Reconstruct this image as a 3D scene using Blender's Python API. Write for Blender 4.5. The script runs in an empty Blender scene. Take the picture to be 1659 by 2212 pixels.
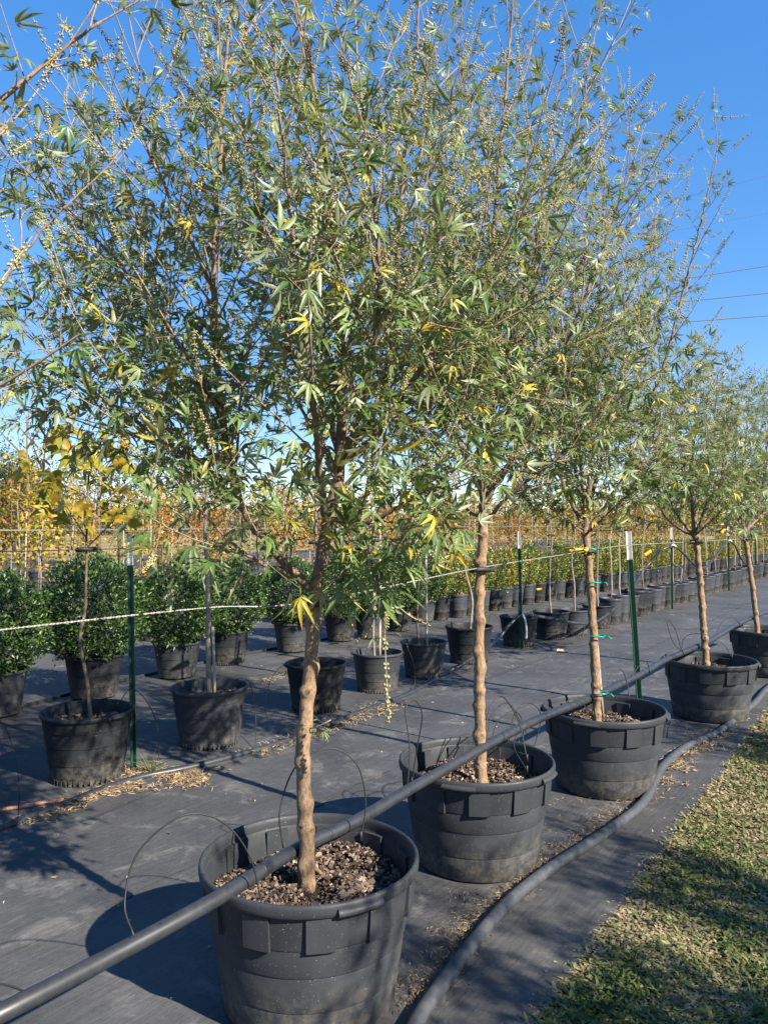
import bpy, math, random
import numpy as np
from mathutils import Vector, Matrix

# ------------------------------------------------------------------ camera / light
sc = bpy.context.scene
W_, H_, F_, CX, HZ, EYE = 1659.0, 2212.0, 1662.0, 829.5, 1130.0, 1.5   # measuring frame used to read the photo
cam_d = bpy.data.cameras.new('camera'); cam = bpy.data.objects.new('camera', cam_d)
sc.collection.objects.link(cam); sc.camera = cam
cam_d.sensor_fit = 'VERTICAL'; cam_d.sensor_height = 36.0
cam_d.lens = 36.0 * F_ / H_
cam_d.shift_y = (HZ - H_ / 2) / H_
cam_d.clip_start = 0.02; cam_d.clip_end = 3000
cam.location = (0, 0, EYE); cam.rotation_euler = (math.radians(90), 0, 0)

SUN_EL = math.radians(34.0)
TO_SUN = Vector((0.775 * math.cos(SUN_EL), -0.632 * math.cos(SUN_EL), math.sin(SUN_EL))).normalized()
world = bpy.data.worlds.new('World'); sc.world = world; world.use_nodes = True
wn = world.node_tree.nodes; wl = world.node_tree.links; wn.clear()
sky = wn.new('ShaderNodeTexSky'); sky.sky_type = 'NISHITA'; sky.sun_disc = False
sky.sun_elevation = SUN_EL; sky.sun_rotation = math.atan2(TO_SUN.x, TO_SUN.y)
sky.altitude = 800; sky.air_density = 1.0; sky.dust_density = 0.0; sky.ozone_density = 4.5
hs = wn.new('ShaderNodeHueSaturation'); hs.inputs['Hue'].default_value = 0.513; hs.inputs['Saturation'].default_value = 1.80; hs.inputs['Value'].default_value = 1.08
bg = wn.new('ShaderNodeBackground'); bg.inputs['Strength'].default_value = 0.15
wo = wn.new('ShaderNodeOutputWorld')
gm = wn.new('ShaderNodeGamma'); gm.inputs['Gamma'].default_value = 0.5
wl.new(sky.outputs[0], gm.inputs['Color']); wl.new(gm.outputs[0], hs.inputs['Color']); wl.new(hs.outputs[0], bg.inputs['Color']); wl.new(bg.outputs[0], wo.inputs['Surface'])
sun_d = bpy.data.lights.new('sun', 'SUN'); sun_d.energy = 5.0; sun_d.angle = math.radians(0.53); sun_d.color = (1.0, 0.91, 0.76)
sun = bpy.data.objects.new('sun', sun_d); sc.collection.objects.link(sun)
sun.rotation_euler = TO_SUN.to_track_quat('Z', 'Y').to_euler(); sun.location = (4, -4, 6)
sc.view_settings.view_transform = 'Standard'; sc.view_settings.look = 'None'
sc.view_settings.exposure = 1.6; sc.view_settings.gamma = 1.0

sc.cycles.max_bounces = 6; sc.cycles.diffuse_bounces = 3; sc.cycles.glossy_bounces = 2; sc.cycles.transmission_bounces = 3
COL = sc.collection
R = np.random.default_rng(7)
UP = np.array([0, 0, 1.0])

def P(x, y, d):                      # a point of the place at depth d metres seen at (x, y) of the measuring frame
    return np.array([(x - CX) / F_ * d, d, EYE - (y - HZ) / F_ * d])
def G(x, y, z=0.0):                  # the same for a point at height z
    d = (EYE - z) * F_ / (y - HZ)
    return np.array([(x - CX) / F_ * d, d, z])
def unit(v):
    v = np.asarray(v, float); return v / (np.linalg.norm(v, axis=-1, keepdims=True) + 1e-12)

# ------------------------------------------------------------------ materials
def new_mat(name):
    m = bpy.data.materials.new(name); m.use_nodes = True
    nt = m.node_tree; nt.nodes.clear()
    return m, nt.nodes, nt.links
def ramp(nodes, stops, interp='LINEAR'):
    r = nodes.new('ShaderNodeValToRGB'); r.color_ramp.interpolation = interp
    e = r.color_ramp.elements
    while len(e) > 1: e.remove(e[0])
    e[0].position = stops[0][0]; e[0].color = (*stops[0][1], 1)
    for p, c in stops[1:]:
        k = e.new(p); k.color = (*c, 1)
    return r
def noise(nodes, links, scale, detail=4, rough=0.55, vec=None, dist=0.0):
    n = nodes.new('ShaderNodeTexNoise'); n.inputs['Scale'].default_value = scale
    n.inputs['Detail'].default_value = detail; n.inputs['Roughness'].default_value = rough
    n.inputs['Distortion'].default_value = dist
    if vec is not None: links.new(vec, n.inputs['Vector'])
    return n
def coords(nodes, links, which='Object', scale=None):
    t = nodes.new('ShaderNodeTexCoord')
    if scale is None: return t.outputs[which]
    mp = nodes.new('ShaderNodeMapping'); mp.inputs['Scale'].default_value = scale
    links.new(t.outputs[which], mp.inputs['Vector']); return mp.outputs[0]
def mixc(nodes, links, fac, a, b, mode='MIX'):
    m = nodes.new('ShaderNodeMix'); m.data_type = 'RGBA'; m.blend_type = mode
    for s, v in ((m.inputs[0], fac), (m.inputs[6], a), (m.inputs[7], b)):
        if hasattr(v, 'is_linked') or hasattr(v, 'links'): links.new(v, s)
        elif isinstance(v, (int, float)): s.default_value = v
        else: s.default_value = (*v, 1)
    return m.outputs[2]
def finish(m, nodes, links, color, rough=0.6, bump=None, bstr=0.3, bdist=0.01, spec=0.5, metallic=0.0, transl=0.0, tcol=None):
    b = nodes.new('ShaderNodeBsdfPrincipled'); o = nodes.new('ShaderNodeOutputMaterial')
    if hasattr(color, 'links'): links.new(color, b.inputs['Base Color'])
    else: b.inputs['Base Color'].default_value = (*color, 1)
    if hasattr(rough, 'links'): links.new(rough, b.inputs['Roughness'])
    else: b.inputs['Roughness'].default_value = rough
    b.inputs['Specular IOR Level'].default_value = spec; b.inputs['Metallic'].default_value = metallic
    if bump is not None:
        bn = nodes.new('ShaderNodeBump'); bn.inputs['Strength'].default_value = bstr; bn.inputs['Distance'].default_value = bdist
        links.new(bump, bn.inputs['Height']); links.new(bn.outputs[0], b.inputs['Normal'])
    if transl > 0:
        t = nodes.new('ShaderNodeBsdfTranslucent'); mx = nodes.new('ShaderNodeMixShader'); mx.inputs[0].default_value = transl
        src = tcol if tcol is not None else color
        if hasattr(src, 'links'): links.new(src, t.inputs['Color'])
        else: t.inputs['Color'].default_value = (*src, 1)
        links.new(b.outputs[0], mx.inputs[1]); links.new(t.outputs[0], mx.inputs[2]); links.new(mx.outputs[0], o.inputs['Surface'])
    else:
        links.new(b.outputs[0], o.inputs['Surface'])
    return m
def leaf_mat(name, stops, under=None, rough=0.45, transl=0.28, spec=0.5):
    m, n, l = new_mat(name)
    a = n.new('ShaderNodeAttribute'); a.attribute_name = 'tint'
    r = ramp(n, stops); l.new(a.outputs['Fac'], r.inputs[0])
    nz = noise(n, l, 60, 2, vec=coords(n, l))
    vr = ramp(n, [(0.25, (0.72, 0.74, 0.7)), (0.75, (1.25, 1.22, 1.2))]); l.new(nz.outputs[0], vr.inputs[0])
    c = mixc(n, l, 1.0, r.outputs[0], vr.outputs[0], 'MULTIPLY')
    if under is not None:          # the felted underside of the leaf is paler than its top
        g = n.new('ShaderNodeNewGeometry')
        c2 = mixc(n, l, 0.6, c, under)
        c = mixc(n, l, g.outputs['Backfacing'], c, c2)
    br = mixc(n, l, 0.55, c, (0.20, 0.26, 0.03))
    return finish(m, n, l, c, rough, spec=spec, transl=transl, tcol=br)
def tint_mat(name, stops, rough=0.7, spec=0.3, transl=0.0):
    m, n, l = new_mat(name)
    a = n.new('ShaderNodeAttribute'); a.attribute_name = 'tint'
    r = ramp(n, stops); l.new(a.outputs['Fac'], r.inputs[0])
    return finish(m, n, l, r.outputs[0], rough, spec=spec, transl=transl)
M = {}
def bark(name, c1, c2, c3, sc_=(18, 18, 6), bs=0.5):
    m, n, l = new_mat(name)
    v = coords(n, l, 'Object', sc_)
    a = noise(n, l, 3.0, 6, 0.65, v); b = noise(n, l, 14.0, 3, 0.6, v)
    r = ramp(n, [(0.28, c1), (0.5, c2), (0.74, c3)]); l.new(a.outputs[0], r.inputs[0])
    k = ramp(n, [(0.3, (0.7, 0.7, 0.7)), (0.6, (1.1, 1.1, 1.1))]); l.new(b.outputs[0], k.inputs[0])
    c = mixc(n, l, 1.0, r.outputs[0], k.outputs[0], 'MULTIPLY')
    if name == 'trunk_bark':           # scar wood in the eyes of pruned knots is dark brown
        at_ = n.new('ShaderNodeAttribute'); at_.attribute_name = 'tint'; c = mixc(n, l, at_.outputs['Fac'], c, (0.07, 0.04, 0.022))
    M[name] = finish(m, n, l, c, 0.8, a.outputs[0], bs, 0.006, 0.25)
bark('trunk_bark', (0.105, 0.066, 0.040), (0.212, 0.140, 0.087), (0.290, 0.208, 0.138), (30, 30, 16), 0.7)
bark('limb_bark', (0.09, 0.058, 0.042), (0.17, 0.115, 0.082), (0.25, 0.185, 0.13), (25, 25, 8))
bark('twig_bark', (0.15, 0.105, 0.075), (0.24, 0.175, 0.125), (0.33, 0.26, 0.20), (40, 40, 12), 0.2)
bark('grey_bark', (0.12, 0.098, 0.082), (0.20, 0.17, 0.145), (0.28, 0.25, 0.22), (12, 12, 5), 0.3)
bark('pale_stake_wood', (0.22, 0.185, 0.155), (0.31, 0.27, 0.23), (0.40, 0.355, 0.30), (40, 40, 3), 0.3)
bark('dark_bark', (0.07, 0.05, 0.035), (0.13, 0.095, 0.07), (0.20, 0.155, 0.12), (18, 18, 6), 0.4)

GREEN = [(0.0, (0.0342, 0.0686, 0.0202)), (0.3, (0.0684, 0.1269, 0.0314)), (0.6, (0.1140, 0.1820, 0.0515)), (0.78, (0.1757, 0.2340, 0.0874)),
         (0.87, (0.23, 0.215, 0.05)), (0.93, (0.34, 0.28, 0.035)), (1.0, (0.45, 0.33, 0.03))]
M['chaste_leaf'] = leaf_mat('chaste_leaf', GREEN, (0.27, 0.28, 0.19), 0.45, 0.32)
M['seed'] = tint_mat('seed', [(0.0, (0.2208, 0.2162, 0.1012)), (0.45, (0.3220, 0.2944, 0.1564)), (0.7, (0.2944, 0.2300, 0.1196)), (0.86, (0.1104, 0.0736, 0.0552)), (1, (0.0460, 0.0322, 0.0276))], 0.75)
M['maple_leaf'] = leaf_mat('maple_leaf', [(0.0, (0.0672, 0.1092, 0.0168)), (0.25, (0.1848, 0.2016, 0.0252)), (0.45, (0.3612, 0.2772, 0.0252)), (0.65, (0.3864, 0.2100, 0.0252)), (0.82, (0.3528, 0.1176, 0.0252)), (1.0, (0.2184, 0.0714, 0.0294))], None, 0.5, 0.35)
M['holly_leaf'] = leaf_mat('holly_leaf', [(0, (0.014, 0.034, 0.009)), (0.5, (0.028, 0.064, 0.014)), (0.85, (0.065, 0.12, 0.024)), (1, (0.12, 0.17, 0.04))], None, 0.36, 0.12, 0.4)
M['shrub_leaf'] = leaf_mat('shrub_leaf', [(0, (0.035, 0.07, 0.012)), (0.5, (0.085, 0.135, 0.02)), (0.8, (0.19, 0.21, 0.03)), (0.93, (0.42, 0.32, 0.04)), (1, (0.50, 0.20, 0.04))], None, 0.4, 0.25)
M['far_leaf'] = leaf_mat('far_leaf', [(0, (0.0180, 0.0315, 0.0144)), (0.4, (0.0450, 0.0648, 0.0234)), (0.65, (0.0990, 0.1035, 0.0450)), (0.85, (0.1980, 0.1350, 0.0630)), (1, (0.3240, 0.1620, 0.0540))], None, 0.6, 0.2)
M['grass_blade'] = tint_mat('grass_blade', [(0, (0.0275, 0.0568, 0.0103)), (0.35, (0.0645, 0.1015, 0.0224)), (0.55, (0.1419, 0.1505, 0.0516)), (0.75, (0.2666, 0.2107, 0.1161)), (1, (0.3612, 0.2838, 0.1720))], 0.6, 0.3, 0.2)
M['straw'] = tint_mat('straw', [(0, (0.0800, 0.0520, 0.0320)), (0.4, (0.2080, 0.1440, 0.0800)), (0.8, (0.3680, 0.2720, 0.1600)), (1, (0.4480, 0.3600, 0.2400))], 0.8, 0.2)
M['mulch'] = tint_mat('mulch', [(0, (0.0220, 0.0158, 0.0123)), (0.4, (0.0748, 0.0528, 0.0422)), (0.7, (0.1760, 0.1276, 0.1012)), (0.9, (0.2992, 0.2288, 0.1760)), (1, (0.4400, 0.3520, 0.2376))], 0.85, 0.2)

def pot_mat(name, base, dust):
    m, n, l = new_mat(name)
    v = coords(n, l)
    a = noise(n, l, 3.0, 6, 0.6, v); s = noise(n, l, 170, 3, 0.6, v); b = noise(n, l, 26, 5, 0.7, v)
    r = ramp(n, [(0.36, base), (0.66, dust)]); l.new(a.outputs[0], r.inputs[0])
    sp = ramp(n, [(0.665, (0, 0, 0)), (0.73, (0.7, 0.7, 0.7))]); l.new(s.outputs[0], sp.inputs[0])
    c = mixc(n, l, sp.outputs[0], r.outputs[0], (0.30, 0.29, 0.26))
    sc2 = noise(n, l, 7.0, 8, 0.75, coords(n, l, 'Object', (1, 1, 2.5)), 1.2); sr = ramp(n, [(0.62, (0, 0, 0)), (0.76, (0.38, 0.38, 0.38))]); l.new(sc2.outputs[0], sr.inputs[0])
    c = mixc(n, l, sr.outputs[0], c, (0.082, 0.085, 0.088))
    # splashed dirt near the foot of the pot
    sx = n.new('ShaderNodeSeparateXYZ'); l.new(v, sx.inputs[0])
    mr = n.new('ShaderNodeMapRange'); mr.inputs['From Min'].default_value = 0.20; mr.inputs['From Max'].default_value = 0.0
    l.new(sx.outputs['Z'], mr.inputs['Value'])
    mm = n.new('ShaderNodeMath'); mm.operation = 'MULTIPLY'; l.new(mr.outputs[0], mm.inputs[0])
    br = ramp(n, [(0.4, (0, 0, 0)), (0.7, (0.7, 0.7, 0.7))]); l.new(b.outputs[0], br.inputs[0]); l.new(br.outputs[0], mm.inputs[1])
    c = mixc(n, l, mm.outputs[0], c, (0.17, 0.145, 0.115))
    rr = ramp(n, [(0.3, (0.42,) * 3), (0.7, (0.62,) * 3)]); l.new(b.outputs[0], rr.inputs[0])
    M[name] = finish(m, n, l, c, rr.outputs[0], b.outputs[0], 0.06, 0.004, 0.22)
pot_mat('pot_plastic', (0.0234, 0.0262, 0.0313), (0.0383, 0.0420, 0.0479))
pot_mat('pot_plastic_dark', (0.0100, 0.0114, 0.0140), (0.0193, 0.0212, 0.0249))
pot_mat('pot_plastic_grey', (0.0253, 0.0288, 0.0362), (0.0461, 0.0504, 0.0597))

m, n, l = new_mat('soil'); v = coords(n, l)
a = noise(n, l, 45, 6, 0.7, v); r = ramp(n, [(0.3, (0.02, 0.014, 0.010)), (0.55, (0.06, 0.043, 0.032)), (0.75, (0.14, 0.10, 0.075))]); l.new(a.outputs[0], r.inputs[0])
M['soil'] = finish(m, n, l, r.outputs[0], 0.95, a.outputs[0], 1.0, 0.02, 0.1)

def plastic(name, c, rough, bs=0.0):
    m, n, l = new_mat(name); v = coords(n, l)
    a = noise(n, l, 30, 5, 0.65, v)
    r = ramp(n, [(0.35, tuple(x * 0.8 for x in c)), (0.7, tuple(x * 1.35 for x in c))]); l.new(a.outputs[0], r.inputs[0])
    M[name] = finish(m, n, l, r.outputs[0], rough, a.outputs[0], 0.08, 0.003, 0.45)
plastic('hose_black', (0.0223, 0.0245, 0.0294), 0.42)
plastic('hose_dusty', (0.0418, 0.0450, 0.0508), 0.6)
plastic('rubber', (0.015, 0.015, 0.016), 0.6)
plastic('post_green', (0.010, 0.045, 0.028), 0.45)
plastic('post_white', (0.58, 0.57, 0.54), 0.55)
plastic('tie_tape', (0.00, 0.25, 0.16), 0.4)
plastic('tag_yellow', (0.50, 0.27, 0.015), 0.5)
plastic('pink_ribbon', (0.75, 0.25, 0.22), 0.5)
plastic('copper_pipe', (0.33, 0.15, 0.10), 0.5)
plastic('wire_dark', (0.06, 0.06, 0.06), 0.6)
m, n, l = new_mat('cable_steel'); wv = n.new('ShaderNodeTexWave'); wv.inputs['Scale'].default_value = 60; l.new(coords(n, l), wv.inputs['Vector'])
r = ramp(n, [(0, (0.16, 0.155, 0.15)), (1, (0.36, 0.35, 0.33))]); l.new(wv.outputs[0], r.inputs[0])
M['cable_steel'] = finish(m, n, l, r.outputs[0], 0.5, spec=0.5, metallic=0.3)

# ground materials
m, n, l = new_mat('fabric'); v = coords(n, l)
rot = n.new('ShaderNodeMapping'); rot.inputs['Rotation'].default_value = (0, 0, math.radians(36.9)); l.new(v, rot.inputs['Vector'])
st = n.new('ShaderNodeMapping'); st.inputs['Scale'].default_value = (9.0, 0.9, 1); l.new(rot.outputs[0], st.inputs['Vector'])
big = noise(n, l, 1.1, 7, 0.62, rot.outputs[0], 0.3); streak = noise(n, l, 2.2, 5, 0.6, st.outputs[0]); fine = noise(n, l, 34, 6, 0.75, v)
blot = noise(n, l, 4.6, 8, 0.72, v, 0.6)
c0 = ramp(n, [(0.30, (0.040, 0.0405, 0.043)), (0.52, (0.059, 0.0595, 0.062)), (0.74, (0.088, 0.088, 0.089))]); l.new(big.outputs[0], c0.inputs[0])
c1 = ramp(n, [(0.3, (0.90, 0.90, 0.90)), (0.7, (1.08, 1.08, 1.08))]); l.new(streak.outputs[0], c1.inputs[0])
c = mixc(n, l, 1.0, c0.outputs[0], c1.outputs[0], 'MULTIPLY')
d1 = ramp(n, [(0.54, (0, 0, 0)), (0.66, (0.55,) * 3)]); l.new(blot.outputs[0], d1.inputs[0])
c = mixc(n, l, d1.outputs[0], c, (0.155, 0.15, 0.14))
f1 = ramp(n, [(0.3, (0.82,) * 3), (0.7, (1.16,) * 3)]); l.new(fine.outputs[0], f1.inputs[0])
c = mixc(n, l, 1.0, c, f1.outputs[0], 'MULTIPLY')
wx = n.new('ShaderNodeTexWave'); wx.inputs['Scale'].default_value = 120; wx.bands_direction = 'X'; l.new(rot.outputs[0], wx.inputs['Vector'])
wrk = noise(n, l, 5.5, 5, 0.55, st.outputs[0], 0.4)
ad = n.new('ShaderNodeMath'); ad.operation = 'MULTIPLY_ADD'; ad.inputs[1].default_value = 0.05; l.new(wx.outputs[0], ad.inputs[0]); l.new(wrk.outputs[0], ad.inputs[2])
rr = ramp(n, [(0.3, (0.50,) * 3), (0.7, (0.70,) * 3)]); l.new(blot.outputs[0], rr.inputs[0])
M['fabric'] = finish(m, n, l, c, rr.outputs[0], ad.outputs[0], 0.26, 0.025, 0.20)

m, n, l = new_mat('lawn_soil'); v = coords(n, l)
a = noise(n, l, 1.3, 6, 0.6, v); b = noise(n, l, 60, 5, 0.7, v)
r = ramp(n, [(0.35, (0.06, 0.062, 0.026)), (0.5, (0.115, 0.088, 0.05)), (0.7, (0.17, 0.125, 0.078))]); l.new(a.outputs[0], r.inputs[0])
k = ramp(n, [(0.3, (0.45,) * 3), (0.7, (1.3,) * 3)]); l.new(b.outputs[0], k.inputs[0])
M['lawn_soil'] = finish(m, n, l, mixc(n, l, 1.0, r.outputs[0], k.outputs[0], 'MULTIPLY'), 0.9, b.outputs[0], 1.0, 0.03, 0.1)
m, n, l = new_mat('meadow'); v = coords(n, l)
a = noise(n, l, 0.16, 6, 0.65, v); b = noise(n, l, 6, 5, 0.7, v)
r = ramp(n, [(0.35, (0.12, 0.125, 0.045)), (0.5, (0.25, 0.195, 0.10)), (0.7, (0.34, 0.26, 0.15))]); l.new(a.outputs[0], r.inputs[0])
k = ramp(n, [(0.3, (0.6,) * 3), (0.7, (1.2,) * 3)]); l.new(b.outputs[0], k.inputs[0])
M['meadow'] = finish(m, n, l, mixc(n, l, 1.0, r.outputs[0], k.outputs[0], 'MULTIPLY'), 0.95, b.outputs[0], 0.6, 0.1, 0.1)

# ------------------------------------------------------------------ geometry helpers
class Geo:
    def __init__(s): s.V = []; s.F = []; s.T = []; s.n = 0
    def add(s, V, faces, tint=0.5):
        V = np.asarray(V, float).reshape(-1, 3)
        for f in (faces if isinstance(faces, list) else [faces]):
            f = np.asarray(f, np.int64)
            if f.size: s.F.append(f + s.n)
        s.V.append(V); s.T.append(np.broadcast_to(np.asarray(tint, float), (len(V),)).copy()); s.n += len(V); return s
    def tube(s, pts, rad, n=6, tint=0.5, cap=True, mod=None):
        pts = np.asarray(pts, float); k = len(pts); rad = np.broadcast_to(np.asarray(rad, float), (k,))
        tan = unit(np.gradient(pts, axis=0))
        ref = np.array([1.0, 0, 0]) if abs(tan[0][0]) < 0.8 else np.array([0, 1.0, 0])
        X = np.zeros((k, 3)); x = ref
        for i in range(k):
            x = x - tan[i] * x.dot(tan[i]); x = x / (np.linalg.norm(x) + 1e-12); X[i] = x
        Y = np.cross(tan, X)
        th = np.arange(n) * 2 * math.pi / n
        rr = np.repeat(rad[:, None], n, 1)
        if mod is not None: rr = rr * mod
        V = pts[:, None] + rr[..., None] * (np.cos(th)[None, :, None] * X[:, None] + np.sin(th)[None, :, None] * Y[:, None])
        i = np.arange(k - 1)[:, None] * n; j = np.arange(n)[None]; j2 = (j + 1) % n
        q = np.stack([i + j, i + j2, i + n + j2, i + n + j], -1).reshape(-1, 4)
        fs = [q]
        if cap and n > 2:
            fs += [np.arange(n)[::-1][None], (np.arange(n) + (k - 1) * n)[None]]
        return s.add(V.reshape(-1, 3), fs, tint)
    def lathe(s, prof, n=48, tint=0.5):
        prof = np.asarray(prof, float); k = len(prof); th = np.arange(n) * 2 * math.pi / n
        V = np.stack([prof[:, 0, None] * np.cos(th), prof[:, 0, None] * np.sin(th), np.repeat(prof[:, 1, None], n, 1)], -1)
        i = np.arange(k - 1)[:, None] * n; j = np.arange(n)[None]; j2 = (j + 1) % n
        q = np.stack([i + j, i + j2, i + n + j2, i + n + j], -1).reshape(-1, 4)
        return s.add(V.reshape(-1, 3), q, tint)
    def arc_box(s, r0, r1, z0, z1, a0, a1, n=5, bev=0.003, tint=0.5, dz=0.0):
        # a curved block standing proud of a round wall: cross-section lofted along the arc, its outer edges chamfered
        th = np.linspace(a0, a1, n); rows = []
        sec = [(r0, z0), (r1 - bev, z0), (r1, z0 + bev), (r1 + dz, z1 - bev), (r1 + dz - bev, z1), (r0, z1)]
        for t in th:
            rows.append([(r * math.cos(t), r * math.sin(t), z) for r, z in sec])
        V = np.array(rows).reshape(-1, 3); k = 6
        i = np.arange(n - 1)[:, None] * k; j = np.arange(k)[None]; j2 = (j + 1) % k
        q = np.stack([i + j, i + k + j, i + k + j2, i + j2], -1).reshape(-1, 4)
        return s.add(V, [q, np.arange(k)[None], (np.arange(k)[::-1] + (n - 1) * k)[None]], tint)
    def box(s, c, h, M3=None, tint=0.5):
        V = np.array([(x, y, z) for x in (-1, 1) for y in (-1, 1) for z in (-1, 1)], float) * np.asarray(h)
        if M3 is not None: V = V @ np.asarray(M3).T
        F = np.array([(0, 1, 3, 2), (4, 6, 7, 5), (0, 4, 5, 1), (2, 3, 7, 6), (0, 2, 6, 4), (1, 5, 7, 3)])
        return s.add(V + np.asarray(c), F, tint)
    def mesh(s, name, mat, smooth=True):
        me = bpy.data.meshes.new(name)
        V = np.concatenate(s.V) if s.V else np.zeros((0, 3))
        me.vertices.add(len(V)); me.vertices.foreach_set('co', V.astype(np.float32).ravel())
        loops = np.concatenate([f.ravel() for f in s.F]); tot = np.concatenate([np.full(len(f), f.shape[1]) for f in s.F])
        start = np.concatenate([[0], np.cumsum(tot)[:-1]])
        me.loops.add(len(loops)); me.loops.foreach_set('vertex_index', loops.astype(np.int32))
        me.polygons.add(len(tot)); me.polygons.foreach_set('loop_start', start.astype(np.int32))
        me.polygons.foreach_set('use_smooth', np.full(len(tot), bool(smooth)))
        at = me.attributes.new('tint', 'FLOAT', 'POINT'); at.data.foreach_set('value', np.concatenate(s.T).astype(np.float32))
        me.update(calc_edges=True); me.validate()
        if mat: me.materials.append(M[mat] if isinstance(mat, str) else mat)
        return me
    def build(s, name, mat, parent=None, smooth=True, loc=None):
        return link(name, s.mesh(name, mat, smooth), parent, loc)
def link(name, me, parent=None, loc=None):
    o = bpy.data.objects.new(name, me); COL.objects.link(o)
    if parent is not None: o.parent = parent
    if loc is not None: o.location = loc
    return o
def tag(o, label=None, cat=None, group=None, kind=None):
    for k, v in (('label', label), ('category', cat), ('group', group), ('kind', kind)):
        if v: o[k] = v
    return o
def thing(name, label, cat, loc=(0, 0, 0), group=None, rz=0.0):
    o = bpy.data.objects.new(name, None); COL.objects.link(o); o.location = loc; o.rotation_euler = (0, 0, rz)
    o.empty_display_size = 0.1
    return tag(o, label, cat, group)
def dup(root, loc=None, rz=None, label=None, group=None, scale=None, parent=None, skip=()):
    r = root.copy(); COL.objects.link(r); r.parent = parent
    if loc is not None: r.location = loc
    if rz is not None: r.rotation_euler = (r.rotation_euler[0], r.rotation_euler[1], rz)
    if scale is not None: r.scale = scale if hasattr(scale, '__len__') else (scale,) * 3
    if label: r['label'] = label
    if group: r['group'] = group
    for ch in list(root.children):
        if ch.name.split('.')[0] in skip: continue
        dup(ch, parent=r)
    return r
def flat_shade(me, deg=35):
    try: me.set_sharp_from_angle(angle=math.radians(deg))
    except Exception: pass
def resample(pts, step):
    pts = np.asarray(pts, float); k = len(pts)
    if k < 3:
        n_ = max(2, int(np.linalg.norm(pts[-1] - pts[0]) / step) + 1); t = np.linspace(0, 1, n_)[:, None]
        return pts[0] * (1 - t) + pts[-1] * t
    ext = np.vstack([2 * pts[0] - pts[1], pts, 2 * pts[-1] - pts[-2]]); out = []
    for i in range(k - 1):
        p0, p1, p2, p3 = ext[i:i + 4]; m_ = max(2, int(np.linalg.norm(p2 - p1) / step) + 1)
        t = (np.arange(m_) / m_)[:, None]
        out.append(0.5 * (2 * p1 + (p2 - p0) * t + (2 * p0 - 5 * p1 + 4 * p2 - p3) * t ** 2 + (3 * p1 - p0 - 3 * p2 + p3) * t ** 3))
    out.append(pts[-1:]); return np.vstack(out)
def wob(p, s=1.0):                   # cheap smooth pseudo-noise in -1..1
    x, y, z = p[..., 0] * s, p[..., 1] * s, p[..., 2] * s
    return (np.sin(x * 1.7 + 2.1 * np.sin(y * 1.3 + 0.5)) + np.sin(y * 2.3 + 1.7 * np.sin(z * 1.9 + 1.1)) + np.sin(z * 2.9 + 1.3 * np.sin(x * 2.2 + 2.0))) / 3

# ---- leaf templates (local: y along the leaf, x across, z up), returned as V, [tri/quad faces]
def leaflet(L, wd, droop, fold, base=(0, 0), ang=0.0, hi=True):
    prof = ((0.32, 0.95), (0.66, 0.72)) if hi else ((0.45, 1.0),)
    V = [(0, 0, 0)]
    for t, w in prof:
        V += [(-w * wd * L / 2, t * L, -droop * t * t * L + fold * wd * L), (0, t * L, -droop * t * t * L), (w * wd * L / 2, t * L, -droop * t * t * L + fold * wd * L)]
    V.append((0, L, -droop * L)); V = np.array(V)
    c, s = math.cos(ang), math.sin(ang)
    V = np.stack([V[:, 0] * c + V[:, 1] * s + base[0], -V[:, 0] * s + V[:, 1] * c + base[1], V[:, 2]], -1)
    if hi: tri = [(0, 3, 2), (0, 2, 1), (5, 6, 7), (4, 5, 7)]; quad = [(2, 3, 6, 5), (1, 2, 5, 4)]
    else: tri = [(0, 3, 2), (0, 2, 1), (2, 3, 4), (1, 2, 4)]; quad = []
    return V, np.array(tri), (np.array(quad) if quad else np.zeros((0, 4), int))
def palmate(nl, droop, rng, hi=True, pet=0.35):
    V = [np.array([(-0.012, 0, 0), (0.012, 0, 0), (0, pet, 0)])]; T = [np.array([(0, 1, 2)])]; Q = []; n_ = 3
    angs = {3: (-0.75, 0, 0.75), 5: (-1.25, -0.55, 0, 0.6, 1.2), 6: (-1.7, -0.95, -0.3, 0.3, 0.95, 1.7)}[nl]
    for a in angs:
        L = (1.0 - 0.30 * abs(a)) * rng.uniform(0.68, 1.12)
        v, t, q = leaflet(L, 0.195 * rng.uniform(0.8, 1.25), droop * rng.uniform(0.5, 1.5), 0.22, (0, pet), a + rng.uniform(-0.28, 0.28), hi)
        v[:, 2] += rng.uniform(-0.22, 0.18) * np.linalg.norm(v[:, :2] - (0, pet), axis=1)
        V.append(v); T.append(t + n_)
        if len(q): Q.append(q + n_)
        n_ += len(v)
    return np.vstack(V), [np.vstack(T)] + ([np.vstack(Q)] if Q else [])
_r = np.random.default_rng(3)
PALM_HI = [palmate(k, d, _r) for k, d in ((5, 0.15), (5, 0.45), (3, 0.2), (3, 0.45), (5, 0.65), (3, 0.05), (5, 0.3), (3, 0.6))]
PALM_LO = [palmate(k, d, _r, False) for k, d in ((5, 0.2), (5, 0.4), (3, 0.2))]
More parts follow.
